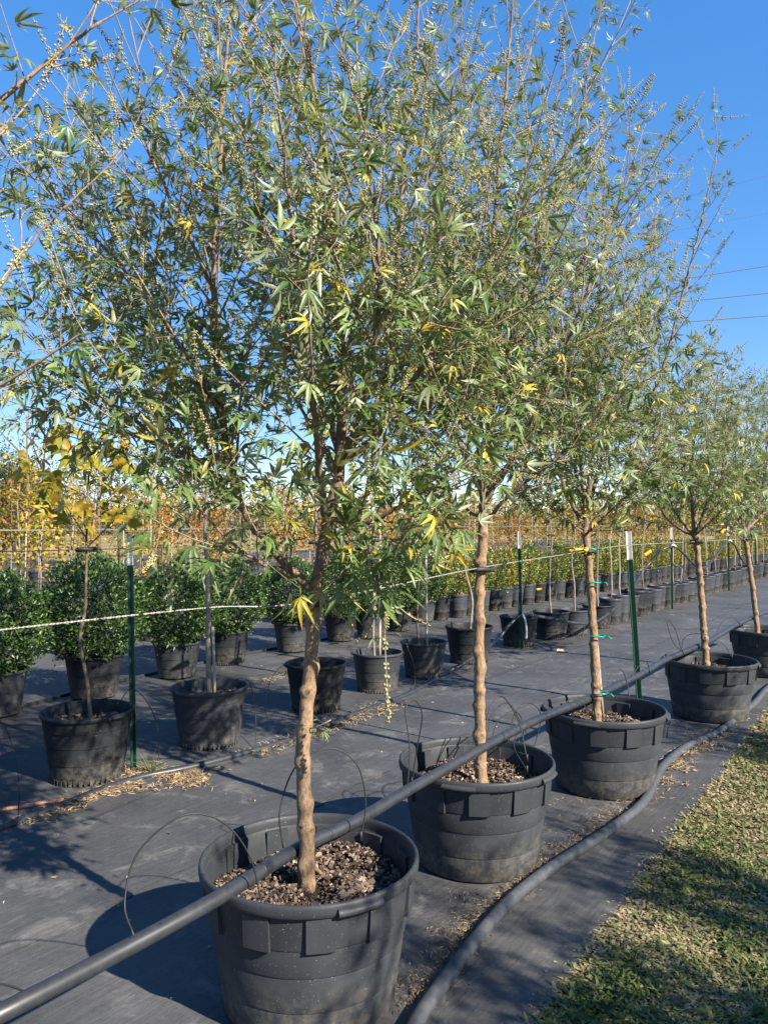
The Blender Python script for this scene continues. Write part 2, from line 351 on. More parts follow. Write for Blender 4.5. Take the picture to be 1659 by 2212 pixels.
def maple_tpl(droop, rng):
    out = [(0, 0.0), (0.22, 0.02), (0.48, 0.12), (0.30, 0.30), (0.52, 0.62), (0.20, 0.58), (0.0, 1.0), (-0.20, 0.58), (-0.52, 0.62), (-0.30, 0.30), (-0.48, 0.12), (-0.22, 0.02)]
    V = [(0, 0.38, 0.0)] + [(x * rng.uniform(0.9, 1.1), y, 0) for x, y in out]
    V = np.array(V); V[:, 2] = -droop * (V[:, 0] ** 2 * 1.6 + V[:, 1] ** 2 * 0.8)
    V[:, 1] += 0.3
    V = np.vstack([V, [(-0.012, 0, 0), (0.012, 0, 0)]])
    n_ = len(out); T = [(0, 1 + i, 1 + (i + 1) % n_) for i in range(n_)] + [(13, 14, 1)]
    return V, [np.array(T)]
MAPLE = [maple_tpl(d, _r) for d in (0.15, 0.5, 0.8)]
v_, t_, q_ = leaflet(1.0, 0.45, 0.2, 0.3, hi=False); SIMPLE = [(v_, [t_])]
v_, t_, q_ = leaflet(1.0, 0.55, 0.4, 0.25, hi=True); BROAD = [(v_, [t_, q_])]

def frames(D, N):
    D = unit(D); X = unit(np.cross(D, N)); Z = np.cross(X, D); return X, D, Z
def scatter(geo, tpls, pos, D, N, size, tint, which=None, rng=R):
    pos = np.asarray(pos, float)
    if not len(pos): return
    X, D, Z = frames(np.asarray(D, float), np.asarray(N, float)); size = np.broadcast_to(size, (len(pos),)); tint = np.broadcast_to(tint, (len(pos),))
    if which is None: which = rng.integers(0, len(tpls), len(pos))
    for k, (T, fs) in enumerate(tpls):
        I = np.where(which == k)[0]
        if not len(I): continue
        V = pos[I, None] + size[I, None, None] * (T[None, :, 0, None] * X[I, None] + T[None, :, 1, None] * D[I, None] + T[None, :, 2, None] * Z[I, None])
        m_ = len(T); off = (np.arange(len(I)) * m_)[:, None, None]
        geo.add(V.reshape(-1, 3), [(f[None] + off).reshape(-1, f.shape[1]) for f in fs], np.repeat(tint[I], m_))
OCT = np.array([(1, 0, 0), (-1, 0, 0), (0, 1, 0), (0, -1, 0), (0, 0, 1), (0, 0, -1)], float)
OCTF = np.array([(0, 2, 4), (2, 1, 4), (1, 3, 4), (3, 0, 4), (2, 0, 5), (1, 2, 5), (3, 1, 5), (0, 3, 5)])
def spike(geo, p, d, L, tint, rng, dens=1.0, rb=0.0036):
    d = unit(d); x = unit(np.cross(d, [0.3, 0.5, 0.8])); y = np.cross(d, x)
    bend = rng.normal(0, 0.2, 3); k = 5; t = np.linspace(0, 1, k)[:, None]
    axis = lambda s: p + d * s * L + bend * (s ** 2) * L * 0.5
    geo.tube(np.vstack([axis(s) for s in t[:, 0]]), np.linspace(0.0014, 0.0007, k), 3, min(1, tint + 0.1), False)
    nw = max(4, int(L / 0.0085 * dens)); C = []; S = []
    for w in range(nw):
        s = 0.10 + 0.9 * w / nw
        if rng.random() < 0.18: continue
        nb = rng.integers(3, 6); a0 = rng.uniform(0, 6.28); rr = (0.0068 * (1 - 0.55 * s)) * rng.uniform(0.8, 1.5)
        for b_ in range(nb):
            a = a0 + b_ * 6.28 / nb + rng.uniform(-0.3, 0.3)
            C.append(axis(s) + (x * math.cos(a) + y * math.sin(a)) * rr); S.append(rb * (1 - 0.35 * s) * rng.uniform(0.75, 1.25))
    C = np.array(C); S = np.array(S)
    V = C[:, None] + S[:, None, None] * OCT[None]
    geo.add(V.reshape(-1, 3), (OCTF[None] + (np.arange(len(C)) * 6)[:, None, None]).reshape(-1, 3), np.repeat(np.clip(tint + rng.normal(0, 0.10, len(C)), 0, 1), 6))
_r = np.random.default_rng(11); SPIKES = []
for L_, tn in ((0.13, 0.25), (0.11, 0.40), (0.15, 0.35), (0.10, 0.9), (0.12, 0.5)):
    g = Geo(); spike(g, np.zeros(3), np.array([0, 0, 1.0]), L_, tn, _r); SPIKES.append(g.mesh('seed_spike', 'seed'))
LEAFMESH = []
for ti in (0.12, 0.35, 0.55, 0.75, 0.96):
    for V_, F_s in PALM_HI:
        g = Geo(); g.add(V_, F_s, ti); LEAFMESH.append(g.mesh('leaf', 'chaste_leaf'))

# ------------------------------------------------------------------ chaste trees
def lumpy_trunk(name, pts, r0, r1, parent, rng, mat='trunk_bark', nside=28, flare=1.45, step=0.007, lump=1.0):
    p = resample(pts, step); k = len(p); s = np.concatenate([[0], np.cumsum(np.linalg.norm(np.diff(p, axis=0), axis=1))]); L = s[-1]
    p = p + np.stack([wob(p * 0 + s[:, None] * 11 + 3, 1), wob(p * 0 + s[:, None] * 10 + 11, 1), s * 0], -1) * 0.0035 * lump
    rad = (r0 + (r1 - r0) * s / L) * 0.90
    rad = rad * (1 + (flare - 1) * np.exp(-s / 0.04))
    th = np.arange(nside) * 2 * math.pi / nside
    mod = np.ones((k, nside)); dark = np.zeros((k, nside)); z = 0.09
    while z < L - 0.03:
        w = rng.uniform(0.012, 0.024); amp = rng.uniform(0.18, 0.42) * lump; a0 = rng.uniform(0, 6.28)
        ring = np.exp(-((s - z) / w) ** 2)[:, None]
        mod += ring * amp * (0.35 + 0.9 * np.exp(1.5 * (np.cos(th - a0) - 1)))[None]
        for q in range(int(rng.choice([0, 1, 2], p=[.25, .5, .25]))):                       # pruned knots with a sunken eye
            a1 = (-1.57 + rng.normal(0, 1.0)) if q == 0 else rng.uniform(0, 6.28); zz = z + rng.uniform(-.004, .012)
            e = np.exp(-((s - zz) / 0.011) ** 2)[:, None] * np.exp(7 * (np.cos(th - a1) - 1))[None]
            e2 = np.exp(-((s - zz) / 0.0055) ** 2)[:, None] * np.exp(26 * (np.cos(th - a1) - 1))[None]
            mod += 0.42 * e - 0.70 * e2; dark = np.maximum(dark, e2)
        z += rng.uniform(0.065, 0.14)
    mod += 0.022 * np.sin(th * 3 + s[:, None] * 14) + 0.018 * np.sin(th * 7 + s[:, None] * 40) + 0.02 * rng.normal(0, 1, (k, nside)) * 0.5
    g = Geo(); g.tube(p, rad, nside, mod=mod); g.T[-1] = dark.ravel()
    return g.build(name, mat, parent)

def chaste_tree(label, base, trunk_px, depth, limbs, seed, r=0.027, leafobjs=300, spikeobjs=40, hi=True, zmax=4.2, dens=1.0, leaf_scale=1.0,
                yellow=0.035, trunk_world=None, group='potted chaste trees in the front row', cull=None, bushy=1.0):
    rng = np.random.default_rng(seed)
    base = np.array(base, float)
    t = thing('chaste_tree', label, 'tree', base, group)
    tp = np.array([P(x, y, depth) - base for x, y in trunk_px]); tp[0] = (tp[0][0], 0, -0.03)
    lumpy_trunk('trunk', tp, r * 1.0, r * 0.86, t, rng)
    twigs = Geo(); lp, ld, ln_, ls, lt = [], [], [], [], []; sp = []
    axis0 = tp[-1].copy()
    def add_leaf(p, d, z, big=1.0):
        if cull is not None and cull(p + base): return
        hfrac = np.clip((z - 1.2) / 2.0, 0, 1)
        size = rng.uniform(0.042, 0.080) * (1.28 - 0.62 * hfrac) * big * leaf_scale
        y = rng.random() < yellow * (1.7 - hfrac)
        lp.append(p); ld.append(d + (0, 0, -0.15)); ln_.append(unit(UP + rng.normal(0, 0.7, 3))); ls.append(size)
        lt.append(rng.uniform(0.92, 1.0) if y else np.clip(rng.normal(0.47 + 0.10 * hfrac, 0.23), 0.0, 0.89))
    def twig(p, d, L, rad, sp_prob, z):
        k = 4; q = np.linspace(0, 1, k)[:, None]; b = rng.normal(0, 0.15, 3) + np.array([0, 0, 0.10])
        pts = p + d * q * L + b * q ** 2 * L * 0.6
        twigs.tube(pts, np.linspace(rad, rad * 0.5, k), 3, 0.5, False)
        nl = max(1, int(L / 0.05)); side = unit(np.cross(d, rng.normal(0, 1, 3)))
        for i in range(nl):
            s = (i + 0.6) / (nl + 0.3); pp = p + d * s * L + b * s * s * L * 0.6
            for sg in (-1, 1):
                if rng.random() < 0.85: add_leaf(pp, unit(d * 0.5 + side * sg + rng.normal(0, 0.25, 3)), z)
            side = unit(np.cross(d, side))
        if rng.random() < sp_prob: sp.append((pts[-1], unit(pts[-1] - pts[-2]), rng.uniform(0.05, 0.11)))
        else:
            for _ in range(2): add_leaf(pts[-1], unit(d + rng.normal(0, 0.5, 3)), z)
    def shoot(p, d, L, rad, node=0.052):
        k = max(5, int(L / 0.07)); q = np.linspace(0, 1, k)[:, None]
        b = rng.normal(0, 0.16, 3) + np.array([0, 0, 0.18])
        pts = p + d * q * L + b * (q ** 2) * L * 0.5 + rng.normal(0, 0.004, (k, 3)) * q
        twigs.tube(pts, np.linspace(rad, 0.0017, k), 4, 0.5, False)
        tan = unit(np.gradient(pts, axis=0)); side = unit(np.cross(d, rng.normal(0, 1, 3)))
        s = 0.06
        while s < L:
            f = s / L * (k - 1); i = min(int(f), k - 2); pp = pts[i] + (pts[i + 1] - pts[i]) * (f - i); tg = tan[i]
            z = pp[2] + base[2]
            if z < zmax:
                for sg in (-1, 1):
                    if rng.random() < 0.74 * dens * (1 - 0.42 * np.clip((z - 2.15) / 0.9, 0, 1)):
                        dd = unit(tg * rng.uniform(0.35, 0.8) + side * sg + rng.normal(0, 0.2, 3))
                        hfrac = np.clip((z - 1.4) / 1.6, 0, 1)
                        if rng.random() < 0.52: twig(pp, dd, rng.uniform(0.05, 0.17), 0.0015, 0.14 + 0.40 * hfrac, z)
                        else: add_leaf(pp, dd, z, 1.1)
            side = unit(np.cross(tg, side)); s += node * rng.uniform(0.8, 1.25)
        if pts[-1][2] + base[2] < zmax:
            if rng.random() < 0.8: sp.append((pts[-1], tan[-1], rng.uniform(0.09, 0.19)))
            else:
                for _ in range(4): add_leaf(pts[-1], unit(tan[-1] + rng.normal(0, 0.6, 3)), pts[-1][2] + base[2])
    for li, lm in enumerate(limbs):
        pr = lm.get('r', 0.011); bare = lm.get('bare', 0.16); dl = lm.get('d', 1.0)
        p = resample([P(x, y, depth + dd) - base for x, y, dd in lm['p']], 0.03)
        p = p + rng.normal(0, 0.0025, p.shape)
        s = np.concatenate([[0], np.cumsum(np.linalg.norm(np.diff(p, axis=0), axis=1))]); L = s[-1]
        keep = p[:, 2] + base[2] < zmax + 0.1
        rad = pr * (1 - 0.86 * s / L) + 0.0012
        g = Geo(); g.tube(p[keep], rad[keep], 8); g.build('branch', 'limb_bark', t)
        tan = unit(np.gradient(p, axis=0)); q = max(0.10, bare * L); a = rng.uniform(0, 6.28)
        while q < L:
            i = min(np.searchsorted(s, q), len(p) - 1)
            if p[i][2] + base[2] > zmax: break
            f = q / L
            hor = p[i] - axis0; hor[2] = 0; hor = unit(hor + 1e-6)
            xx = unit(np.cross(tan[i], [0.2, 0.3, 0.9])); yy = np.cross(tan[i], xx)
            rd = xx * math.cos(a) + yy * math.sin(a)
            d = unit(tan[i] * 0.75 + rd * 0.75 + UP * 0.32 + hor * 0.15)
            shoot(p[i], d, rng.uniform(0.22, 0.62) * (1.1 - 0.45 * f) * lm.get('sl', 1.0), max(0.002, rad[i] * 0.45))
            a += 2.4; q += 0.085 / (dl * bushy) * rng.uniform(0.7, 1.3) * (1 + 0.35 * np.clip((p[i][2] + base[2] - 2.3) / 0.8, 0, 1))
        shoot(p[-1], tan[-1], rng.uniform(0.15, 0.3), 0.0022)
    lp, ld, ln_, ls, lt = map(np.array, (lp, ld, ln_, ls, lt))
    # the largest-showing leaves become leaves of their own, the mass stays one part
    wp = lp + base; vis = (wp[:, 1] > 0.5) & (np.abs(wp[:, 0] / wp[:, 1]) < 0.5) & ((wp[:, 2] - EYE) / wp[:, 1] < 0.69)
    score = np.where(vis, ls / np.maximum(wp[:, 1], 0.3), 0)
    order = np.argsort(-score)[:leafobjs] if leafobjs else np.zeros(0, int)
    rest = np.setdiff1d(np.arange(len(lp)), order)
    if leafobjs:
        X, D, Z = frames(ld[order], ln_[order])
        for j, i in enumerate(order):
            ti = lt[i]; row = 4 if ti > 0.9 else min(3, int(ti / 0.87 * 4))
            o = link('leaf', LEAFMESH[row * 8 + int(rng.integers(0, 8))], t)
            mm = Matrix.Identity(4); sz = ls[i]
            for a_ in range(3):
                mm[a_][0] = X[j][a_] * sz; mm[a_][1] = D[j][a_] * sz; mm[a_][2] = Z[j][a_] * sz; mm[a_][3] = lp[i][a_]
            o.matrix_basis = mm
    g = Geo(); scatter(g, PALM_HI if hi else PALM_LO, lp[rest], ld[rest], ln_[rest], ls[rest], lt[rest], rng=rng)
    tag(g.build('leaves', 'chaste_leaf', t), kind='stuff')
    tag(twigs.build('twigs', 'twig_bark', t), kind='stuff')
    if sp:
        key = np.argsort([-(L / max(0.4, (pp + base)[1])) for pp, d, L in sp]); g = Geo()
        for rank, i in enumerate(key):
            pp, d, L = sp[i]
            if cull is not None and cull(pp + base): continue
            d = unit(d + np.array([0, 0, 0.1]))
            if rank < spikeobjs:
                o = link('seed_spike', SPIKES[int(rng.choice(5, p=[.27, .27, .2, .12, .14]))], t); o.location = pp
                o.rotation_mode = 'QUATERNION'; o.rotation_quaternion = Vector(d).to_track_quat('Z', 'Y'); o.scale = (1, 1, L / 0.12)
            else: spike(g, pp, d, L, float(rng.choice([0.2, 0.35, 0.5, 0.92], p=[.4, .35, .17, .08])), rng, 1.0 if hi else 0.5, 0.0036 if hi else 0.0052)
        if g.n: tag(g.build('seed_spikes', 'seed', t), kind='stuff')
    return t, len(lp)

PA = [np.array(v) for v in ((-0.234, 2.44), (0.411, 3.43), (1.25, 4.38), (2.515, 5.95), (3.77, 7.6))]     # the five large pots
ZS = 0.355
L1 = [dict(p=[(676, 1278, 0), (600, 1200, -.05), (520, 1085, -.10), (480, 900, -.10), (462, 600, -.05), (480, 250, -.05), (500, 0, 0), (505, -120, 0)], r=.013),
      dict(p=[(684, 1262, 0), (708, 1130, .0), (735, 1000, .03), (738, 800, .08), (722, 500, .10), (690, 250, .10), (640, 0, .1), (620, -120, .1)], r=.020, bare=.12),
      dict(p=[(735, 1000, .03), (800, 955, .0), (880, 840, -.05), (985, 690, -.1), (1080, 540, -.1), (1150, 420, -.1)], r=.012),
      dict(p=[(712, 1120, .0), (790, 1128, -.1), (870, 1090, -.15), (960, 1040, -.15), (1040, 960, -.1)], r=.009, sl=.75),
      dict(p=[(736, 990, .03), (815, 880, .12), (850, 700, .18), (868, 400, .2), (900, 100, .2), (905, -100, .2)], r=.012),
      dict(p=[(515, 1078, -.1), (420, 1000, -.15), (290, 905, -.2), (170, 820, -.2), (80, 740, -.2)], r=.008, d=1.2),
      dict(p=[(482, 905, -.1), (380, 730, -.05), (250, 560, 0), (130, 430, 0), (60, 350, .05)], r=.008, d=1.2),
      dict(p=[(660, 1262, 0), (600, 1230, -.15), (520, 1190, -.28), (450, 1120, -.34), (400, 1040, -.36)], r=.007, sl=.7),
      dict(p=[(738, 850, .1), (660, 620, .25), (570, 380, .35), (470, 180, .4), (400, 0, .4)], r=.010),
      dict(p=[(708, 1150, 0), (690, 1000, -.2), (670, 800, -.36), (640, 560, -.42), (610, 300, -.42), (590, 90, -.4)], r=.010),
      dict(p=[(735, 1000, .03), (700, 880, .3), (610, 720, .5), (560, 450, .6), (540, 200, .6), (530, 0, .6)], r=.010),
      dict(p=[(730, 1020, .03), (790, 850, -.2), (820, 640, -.35), (800, 380, -.4), (770, 120, -.4)], r=.010),
      dict(p=[(600, 1195, -.05), (480, 1050, .2), (350, 900, .35), (260, 700, .45), (200, 480, .5), (210, 300, .5)], r=.010, d=1.1),
      dict(p=[(690, 1230, 0), (740, 1210, -.16), (800, 1215, -.25), (850, 1190, -.28)], r=.005, sl=.45, d=1.5),
      dict(p=[(470, 640, -.05), (380, 450, -.15), (310, 280, -.2), (300, 120, -.2)], r=.006, sl=.8),
      dict(p=[(735, 960, .05), (850, 900, .35), (960, 760, .5), (1010, 560, .6), (1020, 330, .6)], r=.010)]
L2 = [dict(p=[(1043, 1105, 0), (1048, 950, 0), (1052, 700, .05), (1075, 400, .05), (1100, 100, .05), (1110, -60, 0)], r=.018),
      dict(p=[(1046, 1085, 0), (1110, 985, -.05), (1200, 800, -.1), (1290, 570, -.1), (1350, 400, -.1), (1375, 330, -.1)], r=.012),
      dict(p=[(1045, 1060, 0), (1095, 900, .1), (1140, 650, .15), (1180, 350, .2), (1220, 120, .2)], r=.012),
      dict(p=[(1045, 1070, 0), (985, 930, .05), (945, 700, .05), (930, 400, 0), (920, 100, 0)], r=.012),
      dict(p=[(1042, 1120, 0), (975, 1085, .15), (900, 1050, .25), (840, 980, .3)], r=.007, sl=.7),
      dict(p=[(1044, 1130, 0), (1100, 1070, -.05), (1210, 980, -.1), (1320, 860, -.1), (1390, 740, -.1)], r=.009),
      dict(p=[(1046, 1090, 0), (1050, 920, .3), (1010, 600, .55), (1000, 300, .65), (990, 80, .7)], r=.011),
      dict(p=[(1048, 960, 0), (1090, 780, -.35), (1170, 500, -.5), (1250, 260, -.5), (1270, 130, -.5)], r=.011),
      dict(p=[(1046, 1060, 0), (1130, 960, .4), (1250, 740, .6), (1330, 560, .65), (1370, 450, .65)], r=.011),
      dict(p=[(1043, 1110, 0), (1030, 960, -.3), (1000, 760, -.45), (980, 520, -.45), (985, 300, -.4)], r=.009)]
L3 = [dict(p=[(1263, 1160, 0), (1275, 1000, 0), (1290, 760, 0), (1300, 520, 0), (1305, 380, 0)], r=.018),
      dict(p=[(1268, 1145, 0), (1340, 1040, -.05), (1420, 830, -.1), (1480, 610, -.15), (1525, 430, -.15), (1546, 345, -.15)], r=.011, sl=.62, d=.8),
      dict(p=[(1262, 1140, 0), (1215, 1040, 0), (1180, 850, 0), (1190, 620, 0), (1200, 440, 0)], r=.011),
      dict(p=[(1264, 1150, 0), (1340, 1090, 0), (1420, 980, 0), (1460, 880, 0)], r=.009, sl=.7),
      dict(p=[(1266, 1110, 0), (1330, 880, .4), (1380, 680, .5), (1410, 500, .5)], r=.011, sl=.8),
      dict(p=[(1264, 1120, 0), (1255, 920, -.35), (1320, 730, -.5), (1380, 590, -.55)], r=.010, sl=.8),
      dict(p=[(1262, 1155, 0), (1205, 1105, -.1), (1140, 1050, -.2)], r=.006, sl=.6, d=1.3),
      dict(p=[(1264, 1130, 0), (1240, 1000, .4), (1230, 780, .6), (1250, 560, .7)], r=.010),
      dict(p=[(1262, 1158, 0), (1290, 1130, -.3), (1360, 1060, -.45), (1400, 970, -.5)], r=.007, sl=.6)]
L4 = [dict(p=[(1501, 1165, 0), (1494, 1060, 0), (1500, 920, 0), (1505, 800, 0)], r=.017),
      dict(p=[(1500, 1160, 0), (1450, 1090, 0), (1425, 970, 0), (1428, 850, 0)], r=.012, sl=.7),
      dict(p=[(1502, 1160, 0), (1545, 1090, 0), (1568, 960, 0), (1575, 850, 0)], r=.012, sl=.7),
      dict(p=[(1500, 1160, 0), (1440, 1120, .2), (1405, 1040, .3), (1400, 950, .3)], r=.010, sl=.6),
      dict(p=[(1500, 1150, 0), (1510, 1050, .4), (1540, 920, .5), (1550, 800, .5)], r=.010, sl=.7),
      dict(p=[(1500, 1150, 0), (1490, 1060, -.4), (1460, 940, -.5), (1465, 830, -.5)], r=.010, sl=.7),
      dict(p=[(1502, 1155, 0), (1550, 1110, -.3), (1585, 1040, -.4)], r=.008, sl=.6),
      dict(p=[(1501, 1155, 0), (1530, 1060, -.3), (1525, 930, -.4), (1530, 840, -.4)], r=.010, sl=.6)]
L5 = [dict(p=[(1606, 1155, 0), (1600, 1050, 0), (1612, 930, 0), (1618, 840, 0)], r=.017),
      dict(p=[(1605, 1150, 0), (1570, 1090, 0), (1560, 980, 0), (1565, 890, 0)], r=.012, sl=.7),
      dict(p=[(1607, 1150, 0), (1640, 1080, 0), (1655, 970, 0), (1660, 870, 0)], r=.012, sl=.7),
      dict(p=[(1606, 1150, 0), (1610, 1050, .5), (1640, 940, .6), (1650, 860, .6)], r=.012, sl=.7),
      dict(p=[(1606, 1150, 0), (1590, 1050, -.5), (1590, 940, -.6), (1595, 860, -.6)], r=.012, sl=.7),
      dict(p=[(1607, 1150, 0), (1670, 1080, .2), (1710, 980, .2), (1700, 880, .2)], r=.012, sl=.7)]
L0 = [dict(p=[(-160, 1100, 0), (-120, 700, 0), (-70, 330, 0), (0, 222, .05), (110, 128, .1), (215, 45, .1)], r=.010, bare=.42, sl=.42, d=.55),
      dict(p=[(-160, 1100, 0), (-140, 700, 0), (-100, 400, .1), (-50, 150, .2), (-10, 0, .2)], r=.011, sl=.35, d=.7),
      dict(p=[(-160, 1100, 0), (-120, 850, 0), (-40, 690, .1), (30, 570, .2), (115, 472, .25), (150, 445, .25)], r=.006, bare=.5, sl=.24, d=.35),
      dict(p=[(-160, 1100, 0), (-230, 800, .1), (-330, 500, .2), (-380, 200, .2)], r=.010, sl=.7, d=.7),
      dict(p=[(-160, 1100, 0), (-160, 800, -.3), (-260, 450, -.4), (-300, 200, -.4)], r=.010, sl=.7, d=.7)]
NL = []
def px(p): return (p[0] / p[1] * F_ + CX, HZ - (p[2] - EYE) / p[1] * F_)
def cull1(p): x, y = px(p); return y < 310 - .85 * x
def cull0(p): x, y = px(p); return 560 < y < 1000 and x > -20
def cull2(p): x, y = px(p); return y > 1245 or (y > 1175 and 985 < x < 1090)
def cull3(p): x, y = px(p); return y > 1165 or (y > 1138 and x > 1318)
def cull45(p): return p[2] < 1.42
def ct(*a, **k):
    t, n_ = chaste_tree(*a, **k); NL.append(n_); return t
tree1 = ct('broad chaste tree whose trunk carries a leaf sprout halfway up', (*PA[0], ZS), [(664, 1900), (662, 1800), (656, 1600), (668, 1480), (678, 1320), (684, 1250)], 2.44, L1, 21, r=.0265, cull=cull1, bushy=1.5, yellow=.055)
tree2 = ct('tall straight chaste tree between the broad tree and the taped tree', (*PA[1], ZS), [(1040, 1665), (1036, 1500), (1034, 1300), (1042, 1170), (1044, 1090)], 3.43, L2, 32, r=.027, cull=cull2, bushy=1.5, yellow=.055)
tree3 = ct('chaste tree tied with green tape to a pale stake', (*PA[2], ZS), [(1290, 1540), (1283, 1400), (1270, 1210), (1262, 1140)], 4.38, L3, 43, r=.026, yellow=.06, spikeobjs=25, cull=cull3, bushy=1.45)
tree4 = ct('slender chaste tree behind the green post with a white tip, with a low side fork', (*PA[3], ZS), [(1527, 1420), (1515, 1300), (1504, 1180), (1500, 1150)], 5.95, L4, 54, leafobjs=120, spikeobjs=15, hi=False, yellow=.03, leaf_scale=1.1, dens=.9, cull=cull45, bushy=1.5)
tree5 = ct('leaning chaste tree standing at the far end of the front row', (*PA[4], ZS), [(1638, 1352), (1626, 1280), (1609, 1165), (1606, 1140)], 7.6, L5, 65, leafobjs=80, spikeobjs=10, hi=False, yellow=.08, leaf_scale=1.2, dens=.9, cull=cull45, bushy=1.5)
tree0 = ct('chaste tree reaching thin sparse branches in beside the broad tree', (-0.875, 1.40, ZS), [(-195, 2400), (-180, 1900), (-165, 1300), (-160, 1100)], 1.40, L0, 76, leafobjs=80, spikeobjs=10, dens=.8, leaf_scale=.7, zmax=2.9, cull=cull0)
rx = np.random.default_rng(8); b1 = np.array([*PA[0], ZS])
def strand(pts, rb, tint, tree=tree1, base=b1):
    p_ = resample(pts, .012) - base; g = Geo(); g.tube(p_, .0013, 4, .4); k = len(p_)
    for i in range(k // 4, k):
        if rx.random() < .25: continue
        for a in rx.uniform(0, 6.28, int(rx.integers(2, 5))):
            o_ = np.array([math.cos(a), math.sin(a), rx.uniform(-.5, .5)]) * rx.uniform(.004, .008); r_ = rb * rx.uniform(.7, 1.3)
            g.add(p_[i] + o_ + OCT * r_ * np.array([1, 1, 1.4]), OCTF, float(np.clip(tint + rx.normal(0, .12), 0, 1)))
    return g.build('seed_spike', 'seed', tree)
strand([P(800, 1300, 2.22), P(828, 1330, 2.2), P(832, 1400, 2.2), P(836, 1480, 2.2), P(840, 1560, 2.2)], .0042, .35)
strand([P(800, 1290, 2.2), P(812, 1320, 2.18), P(795, 1360, 2.18), P(765, 1395, 2.18)], .0048, .38)
strand([P(700, 1270, 2.3), P(715, 1310, 2.28), P(735, 1330, 2.28), P(757, 1350, 2.28)], .0045, .38)
strand([P(850, 1300, 2.25), P(885, 1330, 2.25), P(930, 1352, 2.25)], .004, .9)
def spray(cx_, cy_, d, n_, rad, size, tree=tree1, base=b1, tint=(.5, .8)):
    for i in range(n_):
        a = rx.uniform(0, 6.28); q = rad * math.sqrt(rx.random()); c = P(cx_ + q * math.cos(a), cy_ + q * math.sin(a) * .8, d + rx.uniform(-.08, .08)) - base
        o = link('leaf', LEAFMESH[min(3, int(rx.uniform(*tint) / .87 * 4)) * 8 + int(rx.integers(0, 8))], tree); o.location = c
        dv = unit(np.array([math.cos(a), rx.uniform(-.9, .3), -.5 * math.sin(a)])); X, D, Z = frames(dv[None], unit(UP + rx.normal(0, .4, 3))[None]); s_ = size * rx.uniform(.7, 1.15)
        mm = Matrix.Identity(4)
        for a_ in range(3): mm[a_][0] = X[0][a_] * s_; mm[a_][1] = D[0][a_] * s_; mm[a_][2] = Z[0][a_] * s_; mm[a_][3] = c[a_]
        o.matrix_basis = mm
for pts, r_ in (([P(670, 1868, 2.43), G(690, 1884, .352), G(708, 1902, .347), G(722, 1918, .338)], (.011, .008, .006, .003)), ([P(658, 1874, 2.43), G(640, 1896, .349), G(628, 1910, .336)], (.008, .005, .003))):
    g = Geo(); p_ = resample(np.array(pts) - b1, .012); g.tube(p_, np.interp(np.linspace(0, 1, len(p_)), np.linspace(0, 1, len(r_)), r_), 8, 0.0); g.build('root', 'trunk_bark', tree1)
spray(810, 1230, 2.2, 22, 75, .085); spray(690, 1568, 2.40, 5, 22, .030); spray(835, 1362, 2.2, 3, 18, .045)
g = Geo()
for pts in ([P(770, 1160, 2.3), P(800, 1210, 2.22), P(815, 1260, 2.2), P(800, 1300, 2.2)], [P(800, 1210, 2.22), P(850, 1240, 2.2), P(850, 1300, 2.25)], [P(735, 1130, 2.35), P(770, 1160, 2.3)], [P(664, 1575, 2.43), P(690, 1568, 2.40), P(715, 1555, 2.39)], [P(815, 1260, 2.2), P(830, 1300, 2.2), P(832, 1360, 2.2)]):
    g.tube(resample(np.array(pts) - b1, .04), .0022, 5)
g.build('twig', 'twig_bark', tree1)
print('leaves', NL)
# the next row across the grass, outside the picture: it throws the dappled shade on the lawn and the pots
ACROSS = ((3.85, 1.20, 1.0), (2.85, 0.45, 2.6), (4.90, 3.10, 4.0))
for x, y, rz in ACROSS:
    dup(tree4, (x, y, ZS), rz, 'chaste tree of the row across the grass strip', 'chaste trees across the grass strip', (.8, .8, 1.0))

# ------------------------------------------------------------------ ground, fabric, lawn
g = Geo(); S_ = 900.0
g.add([(-S_, -S_, 0), (S_, -S_, 0), (S_, S_, 0), (-S_, S_, 0)], np.array([(0, 1, 2, 3)])); tag(g.build('ground', 'meadow'), kind='structure')
U = np.array([0.60, 0.80]); N_ = np.array([-0.80, 0.60])
EDGE = np.array([(-3.4, -3.3), (-1.5, -.55), (.472, 2.304), (.819, 2.833), (1.177, 3.369), (1.478, 3.835), (2.029, 4.617), (3.07, 6.156), (6.2, 10.6), (22, 33), (40, 58)])
er = resample(np.column_stack([EDGE, np.zeros(len(EDGE))]), 0.06)[:, :2]
er = er + N_ * (0.018 * wob(np.column_stack([er * 6, er[:, :1]])) + 0.012 * wob(np.column_stack([er * 23, er[:, :1]])))[:, None]
# fabric laid in overlapping lengths, each a few millimetres over the next
widths = [0, 1.75, 4.6, 8.2, 12.0, 16.0, 21.0, 27.0]
for i in range(len(widths) - 1):
    a = er + N_ * (widths[i] - (0.10 if i else 0)); b = er + N_ * widths[i + 1]
    za = 0.012 + 0.004 * ((i % 2)) ; k = len(er); nc = 8
    V = []; 
    for c_ in range(nc):
        q = a + (b - a) * c_ / (nc - 1); h = za + 0.0012 * wob(np.column_stack([q * 3.0, q[:, :1]]))
        V.append(np.column_stack([q, h]))
    V = np.stack(V, 1).reshape(-1, 3); ii = np.arange(k - 1)[:, None] * nc; jj = np.arange(nc - 1)[None]
    q = np.stack([ii + jj, ii + nc + jj, ii + nc + jj + 1, ii + jj + 1], -1).reshape(-1, 4)
    g = Geo(); g.add(V, q[:, ::-1]); tag(g.build('landscape_fabric', 'fabric'), kind='structure')
